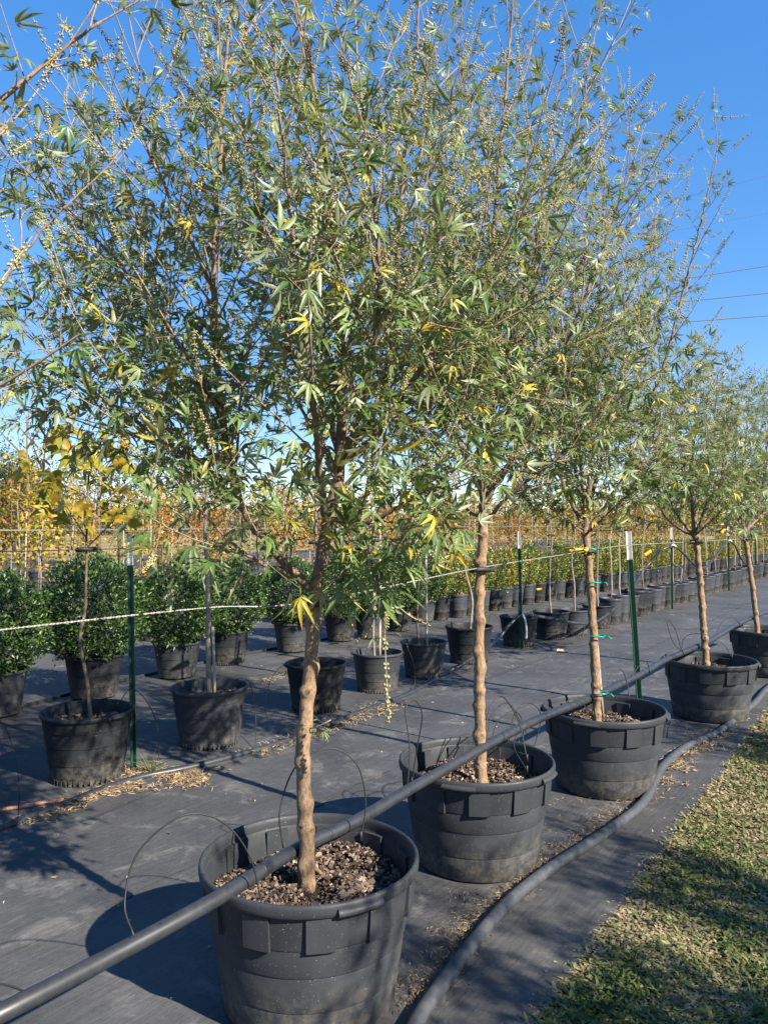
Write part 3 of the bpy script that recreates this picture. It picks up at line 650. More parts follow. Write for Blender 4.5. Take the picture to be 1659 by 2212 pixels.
# lawn base
a = er - N_ * -0.02; b = er - N_ * 5.0; k = len(er); V = np.stack([np.column_stack([a, np.full(k, .006)]), np.column_stack([b, np.full(k, .006)])], 1).reshape(-1, 3)
ii = np.arange(k - 1) * 2; g = Geo(); g.add(V, np.stack([ii, ii + 1, ii + 3, ii + 2], -1)); tag(g.build('lawn', 'lawn_soil'), kind='structure')
def edge_w(p):                        # signed distance of points from the fabric edge, positive on the lawn
    i = np.clip(np.searchsorted(er[:, 1], p[:, 1]), 1, len(er) - 1)
    x = er[i - 1, 0] + (er[i, 0] - er[i - 1, 0]) * (p[:, 1] - er[i - 1, 1]) / (er[i, 1] - er[i - 1, 1] + 1e-9)
    return (p[:, 0] - x) * 0.8
rg = np.random.default_rng(5)
def patch(p): return 0.6 * wob(np.column_stack([p * 1.9, p[:, :1] * 0 + 2])) + 0.5 * wob(np.column_stack([p * 5.2 + 9, p[:, :1]])) + 0.3 * wob(np.column_stack([p * 14 + 4, p[:, :1]]))
n0 = 250000
d_ = 1.4 + (9.5 - 1.4) * rg.random(n0) ** 2.0; x_ = d_ * rg.uniform(-0.05, 0.78, n0); p = np.column_stack([x_, d_]); w = edge_w(p)
ok = (w > -0.035 + 0.05 * rg.random(n0) - 0.06 * (rg.random(n0) < 0.06)); p = p[ok]; w = w[ok]; dd_ = d_[ok]
pt = patch(p); nn = len(p)
tint = np.clip(0.63 - 0.25 * pt + rg.normal(0, 0.23, nn) + 0.16 * np.exp(-w / 0.10), 0, 1)
h = rg.uniform(0.010, 0.032, nn) * (1.0 - 0.45 * (tint > 0.6)) * np.where(rg.random(nn) < 0.18, 1.7, 1) * (0.8 + dd_ * 0.07)
az = rg.uniform(0, 6.28, nn); lean = np.where(tint > 0.6, rg.uniform(1.0, 1.55, nn), rg.uniform(0.6, 1.5, nn))
D = np.column_stack([np.cos(az) * np.sin(lean), np.sin(az) * np.sin(lean), np.cos(lean)])
side = np.column_stack([-np.sin(az), np.cos(az), 0 * az]); bw = rg.uniform(0.0018, 0.0058, nn) * (0.7 + 0.22 * dd_)
P0 = np.column_stack([p, np.full(nn, 0.006) + 0.008 * rg.random(nn)]); mid = P0 + D * (h * 0.55)[:, None]; tip = P0 + D * h[:, None] + np.column_stack([np.cos(az), np.sin(az), -0.5 * np.ones(nn)]) * (h * 0.25)[:, None]
V = np.stack([P0 - side * bw[:, None], P0 + side * bw[:, None], mid + side * bw[:, None] * .8, mid - side * bw[:, None] * .8, tip], 1).reshape(-1, 3)
o5 = (np.arange(nn) * 5)[:, None]
g = Geo(); g.add(V, [o5 + np.array([[0, 1, 2, 3]]), o5 + np.array([[3, 2, 4]])], np.repeat(tint, 5))
# broad weeds between the blades
n1 = 16000; d_ = 1.9 + 6.0 * rg.random(n1) ** 2; x_ = d_ * rg.uniform(0.14, 0.54, n1); p = np.column_stack([x_, d_]); ok = (edge_w(p) > 0.06) & (patch(p) > -0.05); p = p[ok]; nn = len(p)
az = rg.uniform(0, 6.28, nn); scatter(g, BROAD, np.column_stack([p, rg.uniform(.01, .03, nn)]), np.column_stack([np.cos(az), np.sin(az), rg.uniform(-.1, .6, nn)]), UP + rg.normal(0, .35, (nn, 3)), rg.uniform(.012, .028, nn), np.clip(rg.normal(.28, .14, nn), 0, .6))
tag(g.build('grass', 'grass_blade', smooth=False), 'short patchy lawn grass, half green and half straw dry, beside the fabric', 'grass', kind='stuff')

# ------------------------------------------------------------------ pots
def chips(g, r, z, n_, rng, s0=0.006, s1=0.02, hollow=0.0):
    for i in range(n_):
        a = rng.uniform(0, 6.28); q = r * math.sqrt(rng.random()) * 0.985
        if q < hollow: continue
        L = rng.uniform(s0, s1); b = L * rng.uniform(0.25, 0.7); c = min(b, rng.uniform(0.0010, 0.0035))
        ax = unit(rng.normal(0, 1, 3) * np.array([1, 1, 0.35])); nz = unit(UP + rng.normal(0, 0.45, 3)); x = unit(np.cross(ax, nz)); zz = np.cross(x, ax)
        bump_ = 0.012 * math.sin(q * 23 + a * 2) + 0.012 * math.cos(a * 3 + q * 9)
        g.box((q * math.cos(a), q * math.sin(a), z + bump_ + rng.uniform(0.0, 0.012)), (b / 2, L / 2, c), np.column_stack([x, ax, zz]), float(np.clip(rng.beta(1.6, 1.7), 0, 1)))
def soil_disc(r, z, rng, n=40, k=7, bump=0.010):
    g = Geo(); V = [(0, 0, z + 0.012)]; 
    for i in range(1, k + 1):
        for j in range(n):
            a = j * 6.2832 / n; q = r * i / k; V.append((q * math.cos(a), q * math.sin(a), z + 0.012 * math.sin(q * 23 + a * 2) * 0.8 + 0.010 * math.cos(a * 3 + q * 9) + rng.uniform(-bump, bump) * 0.3))
    T = [(0, 1 + j, 1 + (j + 1) % n) for j in range(n)]; Q = [(1 + (i - 1) * n + j, 1 + i * n + j, 1 + i * n + (j + 1) % n, 1 + (i - 1) * n + (j + 1) % n) for i in range(1, k) for j in range(n)]
    g.add(V, [np.array(T), np.array(Q)]); return g
def big_pot(label, xy, seed, rz, hand, nchip, mat='pot_plastic', wonk=0.0, group='large pots in the front row'):
    rng = np.random.default_rng(seed)
    t = thing('nursery_pot', label, 'plant pot', (xy[0], xy[1], 0.018), group, rz)
    t.scale = (1 + wonk, 1 - wonk, 1)
    prof = [(.20, .004), (.264, .0), (.270, .006), (.2815, .098), (.2805, .101), (.2835, .104), (.2842, .107), (.2985, .206), (.2975, .209), (.3005, .212), (.3012, .215), (.3130, .290),
            (.3122, .293), (.3150, .296), (.3158, .300), (.3255, .392), (.330, .396)]
    g = Geo(); g.lathe(prof, 72)
    inner = [(.3265, .402), (.322, .392), (.314, .33), (.311, .30), (.30, .30)]
    g.lathe(inner, 72)
    body = g.build('body', mat, t); flat_shade(body.data, 40)
    g = Geo(); g.lathe([(.3262, .3965), (.338, .3965), (.3425, .400), (.3445, .410), (.345, .424), (.3435, .432), (.3385, .436), (.333, .435), (.3295, .430), (.3265, .420), (.3262, .402), (.3262, .3965)], 72)
    rim = g.build('rim', mat, t); flat_shade(rim.data, 50)
    me = None
    for i in range(11):
        a = i * 2 * math.pi / 11 + 0.13
        if me is None:
            gg = Geo(); gg.arc_box(.310, .3275, .292, .3963, -0.125, 0.125, 7, .004, dz=0.006); me = gg.mesh('lug', mat); flat_shade(me, 30)
        o = link('lug', me, t); o.rotation_euler = (0, 0, a)
    gg = Geo(); gg.arc_box(.338, .358, .398, .422, -0.20, 0.20, 14, .008); hm = gg.mesh('handle', mat); flat_shade(hm, 60)
    for a in hand: o = link('handle', hm, t); o.rotation_euler = (0, 0, a)
    soil = soil_disc(.3115, .325, rng).build('soil', 'soil', t)
    g = Geo(); chips(g, .305, .328, int(nchip * 1.6), rng, hollow=.03, s0=.003, s1=.014); chips(g, .305, .331, int(nchip * .45), rng, hollow=.035, s0=.008, s1=.028); tag(g.build('mulch', 'mulch', t, smooth=False), kind='stuff')
    return t
big_pot('large black pot full of bark mulch, under the broad tree', PA[0], 1, 0.2, (-1.25, 1.9), 1900)
big_pot('large black pot of the tall straight tree, next to the taped tree', PA[1], 2, 0.5, (-1.1, 2.04, -2.4), 1500)
big_pot('large black pot of the tree taped to the pale stake', PA[2], 3, 0.8, (-1.2, 2.0, -2.9), 1100, wonk=.01)
big_pot('large black pot with looping thin tubes just beyond the white tipped post', PA[3], 4, 0.1, (-.6, 2.6), 500)
pot5 = big_pot('large black pot at the far end of the front row', PA[4], 5, 0.9, (-1.0, 2.1), 300)

for x, y, rz in ACROSS: dup(pot5, (x, y, .008), rz, 'large black pot of the row across the grass strip', 'large pots across the grass strip')
def mid_pot(label, xy, seed, rz, s=1.0, mat='pot_plastic_dark', group='black pots of the staked saplings', teeth=True, parts=True):
    rng = np.random.default_rng(seed)
    t = thing('nursery_pot', label, 'plant pot', (xy[0], xy[1], 0.018), group, rz)
    prof = [(.14, .012), (.195, .012), (.199, .03), (.209, .112), (.213, .115), (.2135, .118), (.222, .208), (.226, .211), (.2265, .214), (.234, .292), (.238, .295), (.2385, .298), (.243, .352), (.246, .358)]
    g = Geo(); g.lathe(np.array(prof) * s, 48); g.lathe(np.array([(.2432, .372), (.238, .35), (.232, .30), (.228, .27), (.22, .27)]) * s, 48)
    b = g.build('body', mat, t); flat_shade(b.data, 40)
    g = Geo(); g.lathe(np.array([(.2432, .3585), (.252, .3585), (.2565, .364), (.2575, .374), (.255, .383), (.250, .386), (.245, .382), (.2432, .372), (.2432, .3585)]) * s, 48)
    r_ = g.build('rim', mat, t)
    if teeth:
        g = Geo()
        for i in range(44): a = i * 6.2832 / 44; g.arc_box(.185 * s, .203 * s, .0, .032 * s, a - .035, a + .035, 2, .002)
        g.build('drain_ribs', mat, t, smooth=False)
    gg = Geo(); gg.arc_box(.252 * s, .272 * s, .362 * s, .380 * s, -.2, .2, 8, .005); hm = gg.mesh('handle', mat)
    for a in (-1.2, 1.94): o = link('handle', hm, t); o.rotation_euler = (0, 0, a)
    soil_disc(.231 * s, .30 * s, rng, 28, 5).build('soil', 'soil', t)
    if parts:
        g = Geo(); chips(g, .225 * s, .303 * s, 320, rng, .006, .026); tag(g.build('mulch', 'mulch', t, smooth=False), kind='stuff')
    return t
def bp(x, ybase, rb=0.2):              # centre of a pot whose front foot is seen at (x, ybase)
    d = EYE * F_ / (ybase - HZ) + rb; return np.array([(x - CX) / F_ * d, d])
B = [bp(190, 1708), bp(453, 1628), bp(683, 1548), bp(815, 1505), bp(915, 1473), bp(1013, 1440), bp(1120, 1402), bp(1190, 1387), bp(1240, 1377), bp(1290, 1362)]
blab = ['wide black ringed pot beside the green post with white tip, straw at its foot', 'black ringed pot of the smooth grey trunk with a second stem',
        'black pot half hidden behind the broad tree trunk', 'black pot standing behind the hanging seed strand', 'black pot with a thin trunk and a pale stake side by side',
        'plain dark pot with one crooked thin trunk, partly behind the tall straight trunk', 'dark pot behind the green post that carries the hose', 'dark ringed pot under the sagging hose',
        'greyish dusty ringed pot under the sagging hose', 'dark pot hidden behind the trunk taped to a stake']
first_b = None
for i, (xy, s) in enumerate(zip(B, (1.02, 1.0, .96, .88, .88, 1.0, .92, .92, .86, .84))):
    mid_pot(blab[i], xy, 40 + i, R.uniform(0, 6), s, 'pot_plastic_grey' if i == 8 else ('pot_plastic' if i in (1, 3, 4) else 'pot_plastic_dark'), parts=i < 6)

# small pots (one simple mesh each: they are a few pixels across)
def small_pot_mesh(mat, ringed=True):
    g = Geo(); p_ = [(.10, .0), (.118, .0), (.122, .012), (.130, .11), (.1335, .113), (.140, .22), (.1435, .223), (.149, .31), (.157, .313), (.160, .325), (.159, .345), (.154, .350), (.148, .345), (.143, .29), (.02, .295), (.0, .30)]
    g.lathe(p_, 24); me = g.mesh('nursery_pot', mat); flat_shade(me, 45); return me
SP = [small_pot_mesh('pot_plastic'), small_pot_mesh('pot_plastic_dark'), small_pot_mesh('pot_plastic_grey')]

# ------------------------------------------------------------------ saplings of the second row
def maple(label, base, path, r0, nleaf, hue, seed, zlo, zhi, spread, leaf=0.085, group=None, bmat='grey_bark', nbr=9, name='maple_sapling', nobj=0, hs=.10):
    rng = np.random.default_rng(seed); base = np.array(base, float)
    t = thing(name, label, 'sapling', base, group)
    p = resample(np.asarray(path, float), 0.06); p[:, :2] += 0.004 * np.stack([wob(p * 7), wob(p * 7 + 5)], -1)
    g = Geo(); g.tube(p, np.linspace(r0, 0.003, len(p)), 8); g.build('trunk', bmat, t)
    tw = Geo(); pos, D, N, S, T = [], [], [], [], []
    for b_ in range(nbr):
        z = zlo + (zhi - zlo) * (b_ + rng.uniform(0, .8)) / nbr; i = np.argmin(np.abs(p[:, 2] - z)); q0 = p[i]
        a = b_ * 2.4 + rng.uniform(-.4, .4); L = spread * rng.uniform(.5, 1.1) * (1.15 - .6 * (z - zlo) / (zhi - zlo + .01)); el = rng.uniform(.35, .95)
        d = np.array([math.cos(a) * math.cos(el), math.sin(a) * math.cos(el), math.sin(el)])
        q = np.linspace(0, 1, 6)[:, None]; pts = q0 + d * q * L + np.array([0, 0, .15]) * q ** 2 * L; tw.tube(pts, np.linspace(.0045, .0012, 6), 4, .5, False)
        for j in range(max(1, int(nleaf / nbr))):
            s = rng.uniform(.2, 1.0); pp = q0 + d * s * L + np.array([0, 0, .15]) * s * s * L
            dd = unit(rng.normal(0, 1, 3) * (1, 1, .3) + np.array([0, 0, -.45])); off = unit(d + rng.normal(0, .8, 3)) * rng.uniform(.0, .10)
            pos.append(pp + off); D.append(dd); N.append(unit(UP * .5 + rng.normal(0, .6, 3))); S.append(leaf * rng.uniform(.6, 1.2)); T.append(np.clip(rng.normal(hue, hs), 0, 1))
    g = Geo(); scatter(g, MAPLE, np.array(pos), np.array(D), np.array(N), np.array(S), np.array(T), rng=rng)
    tag(g.build('leaves', 'maple_leaf', t), kind='stuff'); tw.build('twigs', bmat, t)
    return t
def vert(h, lean=(0, 0), crook=0.0, seed=0):
    rng = np.random.default_rng(seed); k = 7; z = np.linspace(-.02, h, k)
    return np.column_stack([lean[0] * z / h + rng.normal(0, crook, k) * (z > 0), lean[1] * z / h + rng.normal(0, crook, k) * (z > 0), z])
SG = 'saplings tied up in the second row'
bz = lambda i: (B[i][0], B[i][1], 0.30)
maple('crooked thin sapling with lobed yellow green leaves beside the green post', bz(0), [(0.02, 0, 0), (0, 0, .25), (-.045, 0, .52), (-.01, 0, .72), (-.01, 0, .95), (.0, 0, 1.3), (.01, 0, 1.7), (.02, 0, 2.1)], .0125, 100, .42, 101, .98, 1.75, .46, .105, SG, 'dark_bark', 10, hs=.12)
maple('smooth grey sapling trunk with a short side stem', bz(1), vert(2.4, (-.03, 0), .006, 2), .022, 90, .25, 102, 1.2, 2.3, .45, .085, SG, nbr=11)
maple('grey sapling trunk mostly hidden behind the broad tree trunk', bz(2), vert(2.4, (0, 0), .006, 3), .019, 90, .28, 103, 1.2, 2.3, .42, .085, SG, nbr=11)
maple('thin sapling standing behind the hanging seed strand', bz(3) + np.array((-.03, 0, 0)), vert(2.2, (-.02, 0), .01, 4), .012, 80, .22, 104, 1.1, 2.1, .4, .08, SG, 'grey_bark')
maple('thin brown sapling beside a pale stake in its pot', bz(4) + np.array((-.05, 0, 0)), vert(2.2, (.02, 0), .012, 5), .012, 90, .30, 105, 1.15, 2.1, .4, .08, SG, 'dark_bark')
maple('crooked brown sapling in the plain dark pot', bz(5), vert(2.3, (.0, 0), .018, 6), .014, 100, .3, 106, 1.15, 2.2, .45, .08, SG, 'grey_bark')
maple('sapling behind the green post that carries the hose', bz(6), vert(2.3, (.03, 0), .01, 7), .014, 100, .34, 107, 1.15, 2.2, .42, .08, SG, 'grey_bark')
maple('slightly bent pale sapling over the sagging hose, tagged in yellow', bz(7), vert(2.0, (.03, 0), .016, 8), .013, 80, .30, 108, 1.15, 1.9, .4, .08, SG, 'grey_bark')
maple('bent pale sapling in the greyish dusty pot', bz(8), vert(2.1, (-.03, 0), .018, 9), .013, 80, .36, 109, 1.15, 2.0, .4, .08, SG, 'grey_bark')
maple('sapling hidden behind the trunk taped to a stake', bz(9), vert(2.1, (.02, 0), .01, 10), .013, 80, .36, 110, 1.15, 2.0, .4, .08, SG, 'grey_bark')
def stake(label, base, h, lean=(0, 0), r=.009, group='wooden support stakes', mat='pale_stake_wood'):
    g = Geo(); g.tube(resample(np.array([(0, 0, 0), (lean[0] * .5 + .004, lean[1] * .5, h / 2), (lean[0], lean[1], h)]), .2), [r] * 0 or r, 8)
    return tag(g.build('support_stake', mat, loc=base), label, 'stake', group)
stake('pale stake beside the smooth grey sapling trunk', bz(1) + np.array((.036, -.01, 0)), .50, (-.012, 0), .010)
stake('pale straight stake behind the hanging seed strand', bz(3) + np.array((.02, 0, 0)), 1.25, (0, 0), .013)
stake('pale straight stake beside the thin brown sapling', bz(4) + np.array((.03, 0, 0)), 1.3, (-.02, 0), .013)
stake('pale stake taped to the chaste tree trunk with green tape', G(1302, 1550, ZS), 1.02, (-.085, .03), .0085, None)

# row of small staked whips running on to the end of the second row
whip_g = [Geo() for _ in range(3)]; WH = []
for k_, g in enumerate(whip_g):
    rr_ = np.random.default_rng(200 + k_); z = np.linspace(0, 1.5, 6); g.tube(np.column_stack([rr_.normal(0, .012, 6), rr_.normal(0, .012, 6), z]), np.linspace(.011, .008, 6), 6); WH.append(g.mesh('trunk', 'pale_stake_wood' if k_ != 1 else 'grey_bark'))
def crown_mesh(seed, zlo, zhi, rad, n_, leaf, hue, hs, mat, tpl):
    rng = np.random.default_rng(seed); g = Geo(); a = rng.uniform(0, 6.28, n_); q = rad * np.sqrt(rng.random(n_)); z = rng.uniform(zlo, zhi, n_)
    q *= np.clip(1.2 - .7 * (z - zlo) / (zhi - zlo), .3, 1.0)
    pos = np.column_stack([q * np.cos(a), q * np.sin(a), z]); cl = wob(pos * 9 + seed); pos = pos[cl > -.25]; k = len(pos)
    D = np.column_stack([np.cos(a[:k]), np.sin(a[:k]), rng.normal(0, .5, k)]); scatter(g, tpl, pos, D, UP + rng.normal(0, .6, (k, 3)), leaf * rng.uniform(.6, 1.2, k), np.clip(rng.normal(hue, hs, k), 0, 1), rng=rng)
    for b_ in range(5):
        aa = b_ * 2.4; g2 = np.array([(0, 0, zlo - .05), (rad * .3 * math.cos(aa), rad * .3 * math.sin(aa), (zlo + zhi) / 2), (rad * .5 * math.cos(aa), rad * .5 * math.sin(aa), zhi * .97)]); g.tube(g2, (.004, .003, .0015), 3, .1, False)
    return g.mesh('crown', mat)
WC = [crown_mesh(300 + i, 1.15, 1.9, .22, 110, .07, h_, .1, 'maple_leaf', MAPLE) for i, h_ in enumerate((.12, .25, .4))]
u_b = unit(np.array([8.9, 12.4]))
p0 = B[9] + u_b * 0.52; t_ = 0.0; i = 0
rb = np.random.default_rng(77)
while t_ < 27:
    xy = p0 + u_b * t_ + rb.normal(0, .02, 2); big_ = i % 7 == 3; s = 1.35 if big_ else 1.08
    o = link('nursery_pot', SP[int(rb.choice(3, p=[.45, .35, .2]))], None, (xy[0], xy[1], .018)); o.scale = (s, s, s * rb.uniform(.98, 1.06) / (1.2 if big_ else 1)); o.rotation_euler = (0, 0, rb.uniform(0, 6))
    tag(o, 'small black pot in the long line beyond the sagging hose' if not big_ else 'wider black pot in the long line beyond the sagging hose', 'plant pot', 'small pots in the long second row' if not big_ else 'wider pots in the long second row')
    if i % 2 == 0 or rb.random() < .3:
        t = thing('staked_whip', 'thin pale staked whip in the long line of small pots', 'sapling', (xy[0], xy[1], .32), 'staked whips in the long second row', rb.uniform(0, 6))
        w_ = link('trunk', WH[int(rb.integers(0, 3))], t); w_.scale = (1, 1, rb.uniform(.7, 1.05)); w_.rotation_euler = (rb.normal(0, .035), rb.normal(0, .035), 0)
        if rb.random() < .75: link('crown', WC[int(rb.integers(0, 3))], t)
    t_ += 0.40 * (1.15 if big_ else 1) * rb.uniform(.94, 1.08) + t_ * 0.004; i += 1

# ------------------------------------------------------------------ holly row and the shrubs that continue it
def bush_mesh(seed, rx, zlo, zhi, n_, leaf, hue, hs, mat, upright=0.0):
    rng = np.random.default_rng(seed); g = Geo(); H = zhi - zlo
    d = unit(rng.normal(0, 1, (n_, 3))); f = rng.random(n_) ** .33; f = .35 + .65 * f
    lump = 1 + .16 * wob(d * 3.1 + seed) + .10 * wob(d * 7 + seed)
    pos = d * (f * lump)[:, None] * np.array([rx, rx, H / 2]) + np.array([0, 0, (zlo + zhi) / 2])
    cl = wob(pos * 13 + seed); keep = cl > -.42; pos = pos[keep]; d = d[keep]; f = f[keep]; k = len(pos)
    stray = rng.random(k) < .04; pos[stray] += d[stray] * rng.uniform(.03, .12, (stray.sum(), 1)) + np.array([0, 0, .02])
    D = unit(d + rng.normal(0, .7, (k, 3)) + np.array([0, 0, .5 + upright]))
    scatter(g, SIMPLE, pos, D, unit(d + UP * .7 + rng.normal(0, .5, (k, 3))), leaf * rng.uniform(.65, 1.25, k), np.clip(rng.normal(hue, hs, k) + .25 * (f > .93), 0, 1), rng=rng)
    return g.mesh('foliage', mat)
def stems_mesh(rx, zhi, seed):
    rng = np.random.default_rng(seed); g = Geo()
    for i in range(7):
        a = i * 2.4; e = np.array([rx * .6 * math.cos(a), rx * .6 * math.sin(a), zhi * rng.uniform(.6, .85)]); g.tube(resample(np.array([(rng.normal(0, .02), rng.normal(0, .02), -.03), e * (.4, .4, .5), e]), .1), .006, 5, .5, False)
    return g.mesh('stems', 'dark_bark')
HM = [bush_mesh(400 + i, .40, .02, .86, 13000, .036, .42, .2, 'holly_leaf') for i in range(3)]; HS = stems_mesh(.4, .6, 3)
SM = [bush_mesh(430 + i, .21, .0, .80, 2400, .042, hu, .22, 'shrub_leaf', .5) for i, hu in enumerate((.45, .58, .7))]; SS = stems_mesh(.2, .6, 4)
C = [bp(-8, 1562), bp(204, 1520), bp(383, 1474), bp(492, 1442), bp(632, 1415), bp(736, 1391), bp(800, 1385, .2), bp(862, 1368), bp(913, 1348)]
clab = ['round dark holly bush cut by the picture edge, before the small leaning trunk', 'biggest round dark holly bush behind the crooked yellow sapling', 'round dark holly bush right behind the smooth grey sapling',
        'lighter dark green holly bush just past the smooth grey sapling', 'holly bush showing under the lowest leaves of the broad tree', 'holly bush directly behind the broad tree trunk', 'holly bush behind the seed strand sapling', 'holly bush behind the thin brown sapling', 'last holly bush before the small pots of the shrub row start']
clab[0] = 'round dark holly bush next before the one behind the crooked yellow sapling'
plab = ['black pot of the first holly bush, before the crooked yellow sapling', 'black pot holding the biggest holly bush behind the crooked yellow sapling', 'black ringed pot of the holly behind the smooth grey sapling', 'smooth dusty black pot of the holly just past the smooth grey sapling',
        'shaded black pot under the lowest leaves of the broad tree', 'shaded black pot directly behind the broad tree trunk', 'black pot behind the seed strand sapling', 'black pot behind the thin brown sapling', 'last wide black pot before the small pots of the shrub row']
for i, xy in enumerate(C):
    s = (1.0, 1.05, .98, 1.0, .96, .93, .93, .90, .90)[i]
    mid_pot(plab[i], xy, 60 + i, R.uniform(0, 6), .90 * s, 'pot_plastic_dark' if i % 2 else 'pot_plastic', 'black pots of the holly row', teeth=i == 3, parts=False)
    t = thing('holly_bush', clab[i], 'bush', (xy[0], xy[1], .285 * s), 'holly bushes in pots', R.uniform(0, 6)); t.scale = (s, s, s * R.uniform(.95, 1.05))
    link('foliage', HM[i % 3], t); link('stems', HS, t)
rb = np.random.default_rng(78); u_c = unit(np.array([2.76, 3.53])); t_ = 0.0; i = 0
pc = np.array([.94, 11.95]) - u_c * .1
while t_ < 26:
    xy = pc + u_c * t_ + rb.normal(0, .02, 2); s = 1.05
    o = link('nursery_pot', SP[int(rb.choice(3, p=[.45, .35, .2]))], None, (xy[0], xy[1], .018)); o.scale = (s, s, s); o.rotation_euler = (0, 0, rb.uniform(0, 6)); tag(o, 'small black pot of the yellow green shrub row', 'plant pot', 'small pots of the shrub row')
    t = thing('potted_shrub', 'upright yellow green shrub in the row of small pots', 'shrub', (xy[0], xy[1], .30), 'yellow green shrubs in small pots', rb.uniform(0, 6)); sc_ = rb.uniform(.85, 1.12); t.scale = (sc_, sc_, sc_)
    link('foliage', SM[int(np.clip(rb.normal(.4 + t_ * .09, .6), 0, 2))], t); link('stems', SS, t)
    t_ += .40 * rb.uniform(.92, 1.1) + t_ * .004; i += 1

# ------------------------------------------------------------------ rows further back: autumn maples in pots
MT = []
for i, (hue, hs_) in enumerate(((.48, .10), (.62, .10), (.76, .09), (.55, .2), (.36, .12), (.86, .10))):
    g = Geo(); z = np.linspace(0, 2.1, 7); rr_ = np.random.default_rng(500 + i); g.tube(np.column_stack([rr_.normal(0, .012, 7), rr_.normal(0, .012, 7), z]), np.linspace(.014, .004, 7), 6)
    MT.append((g.mesh('trunk', 'grey_bark'), crown_mesh(520 + i, .55 + .1 * (i % 3), 2.0 + .15 * (i % 2), .36, 640, .058, hue, hs_, 'maple_leaf', MAPLE)))
gs = Geo(); gs.tube([(0, 0, 0), (.003, 0, .8), (0, .004, 1.6)], .009, 6); STK = gs.mesh('support_stake', 'pale_stake_wood')
rb = np.random.default_rng(79); c0 = np.array([-2.46, 6.55]); u = np.array([.60, .80]); nv = np.array([-.80, .60])
names = ['yellow', 'golden', 'orange', 'yellow and orange', 'greenish yellow', 'rusty orange']
ri = 0
for off, t0, t1, step, huew in ((2.3, -7, 30, 1.05, (.2, .15, .35, .2, .0, .1)), (3.9, -8.5, 30, 1.0, (.15, .15, .35, .1, .05, .2)), (6.0, -10.5, 34, 1.15, (.15, .2, .25, .1, .1, .2)), (8.4, -13, 36, 1.3, (.1, .15, .25, .1, .1, .3)), (11.5, -17, 40, 1.5, (.1, .1, .2, .2, .2, .2))):
    t_ = t0
    while t_ < t1:
        xy = c0 + nv * off + u * t_ + rb.normal(0, .05, 2); rt = xy[0] / xy[1]
        if -.80 < rt < .60:
            k = int(rb.choice(6, p=huew)); s = 1.45
            o = link('nursery_pot', SP[int(rb.integers(0, 3))], None, (xy[0], xy[1], .018)); o.scale = (s, s, 1.05); tag(o, 'black pot of an autumn maple in the back rows', 'plant pot', 'pots of the autumn maples')
            if rb.random() < .86:
                t = thing('maple_tree', names[k] + ' leaved young maple in the back rows of pots', 'tree', (xy[0], xy[1], .30), names[k] + ' maples in the back rows', rb.uniform(0, 6)); sc_ = rb.uniform(.72, 1.05); t.scale = (sc_, sc_, sc_)
                link('trunk', MT[k][0], t); link('crown', MT[k][1], t)
            if rb.random() < .75:
                st_ = link('support_stake', STK, None, (xy[0] + rb.uniform(-.06, .06), xy[1] + rb.uniform(-.06, .06), .30)); st_.scale = (1.1, 1.1, rb.uniform(.6, 1.15)); st_.rotation_euler = (rb.normal(0, .04), rb.normal(0, .04), 0)
                tag(st_, 'pale stake standing among the autumn maples', 'stake', 'stakes among the autumn maples')
        t_ += step * rb.uniform(.85, 1.2) * (1 + max(0, t_) * .012)
    ri += 1

# ------------------------------------------------------------------ far trees
def far_tree(seed, h, r, n_, leaf, hue, hs_, clump=.0, zfrac=.25):
    rng = np.random.default_rng(seed); g = Geo(); d = unit(rng.normal(0, 1, (n_, 3))); f = rng.random(n_) ** .4
    lump = 1 + .25 * wob(d * 2.6 + seed) + .15 * wob(d * 6 + seed)
    pos = d * (f * lump)[:, None] * np.array([r, r, h * (1 - zfrac) / 2]) + np.array([0, 0, h * (1 + zfrac) / 2]); pos = pos[wob(pos * (4.2 / r) + seed) > clump]; k = len(pos)
    scatter(g, SIMPLE, pos, unit(rng.normal(0, 1, (k, 3)) + [0, 0, -.2]), unit(UP + rng.normal(0, .7, (k, 3))), leaf * rng.uniform(.6, 1.3, k), np.clip(rng.normal(hue, hs_, k), 0, 1), rng=rng)
    c_ = g.mesh('crown', 'far_leaf')
    g = Geo(); g.tube([(0, 0, 0), (.03 * r, 0, h * .4), (0, .02 * r, h * .85)], (.05 * r + .02, .035 * r + .01, .01), 6)
    for b_ in range(9):
        a = b_ * 2.4; z = h * (.3 + .055 * b_); g.tube([(0, 0, z), (r * .4 * math.cos(a), r * .4 * math.sin(a), z + h * .1), (r * .8 * math.cos(a), r * .8 * math.sin(a), z + h * .22)], (.02 * r + .006, .012 * r + .004, .004), 4, .5, False)
    return g.mesh('trunk', 'dark_bark'), c_
FT = [far_tree(600, 4.2, 1.5, 5200, .16, .22, .14, -.35, .12), far_tree(601, 5.0, 1.7, 3000, .16, .45, .18, .0), far_tree(602, 4.0, 1.3, 1500, .14, .62, .18, .1), far_tree(603, 5.0, 1.2, 700, .12, .5, .2, .15), far_tree(604, 3.2, 1.4, 2600, .15, .72, .2, -.1, .1)]
fl = ['dark dense evergreen tree beyond the pot rows', 'mid green leafy tree beyond the pot rows', 'brownish thin tree beyond the pot rows', 'bare wispy tall tree beyond the pot rows', 'rusty brown bushy tree beyond the pot rows']
def put_far(k, x, d, s):
    t = thing('distant_tree', fl[k], 'tree', ((x - CX) / F_ * d, d, 0), fl[k].split(' beyond')[0] + 's far behind', float(R.uniform(0, 6))); t.scale = (s, s, s)
    link('trunk', FT[k][0], t); link('crown', FT[k][1], t)
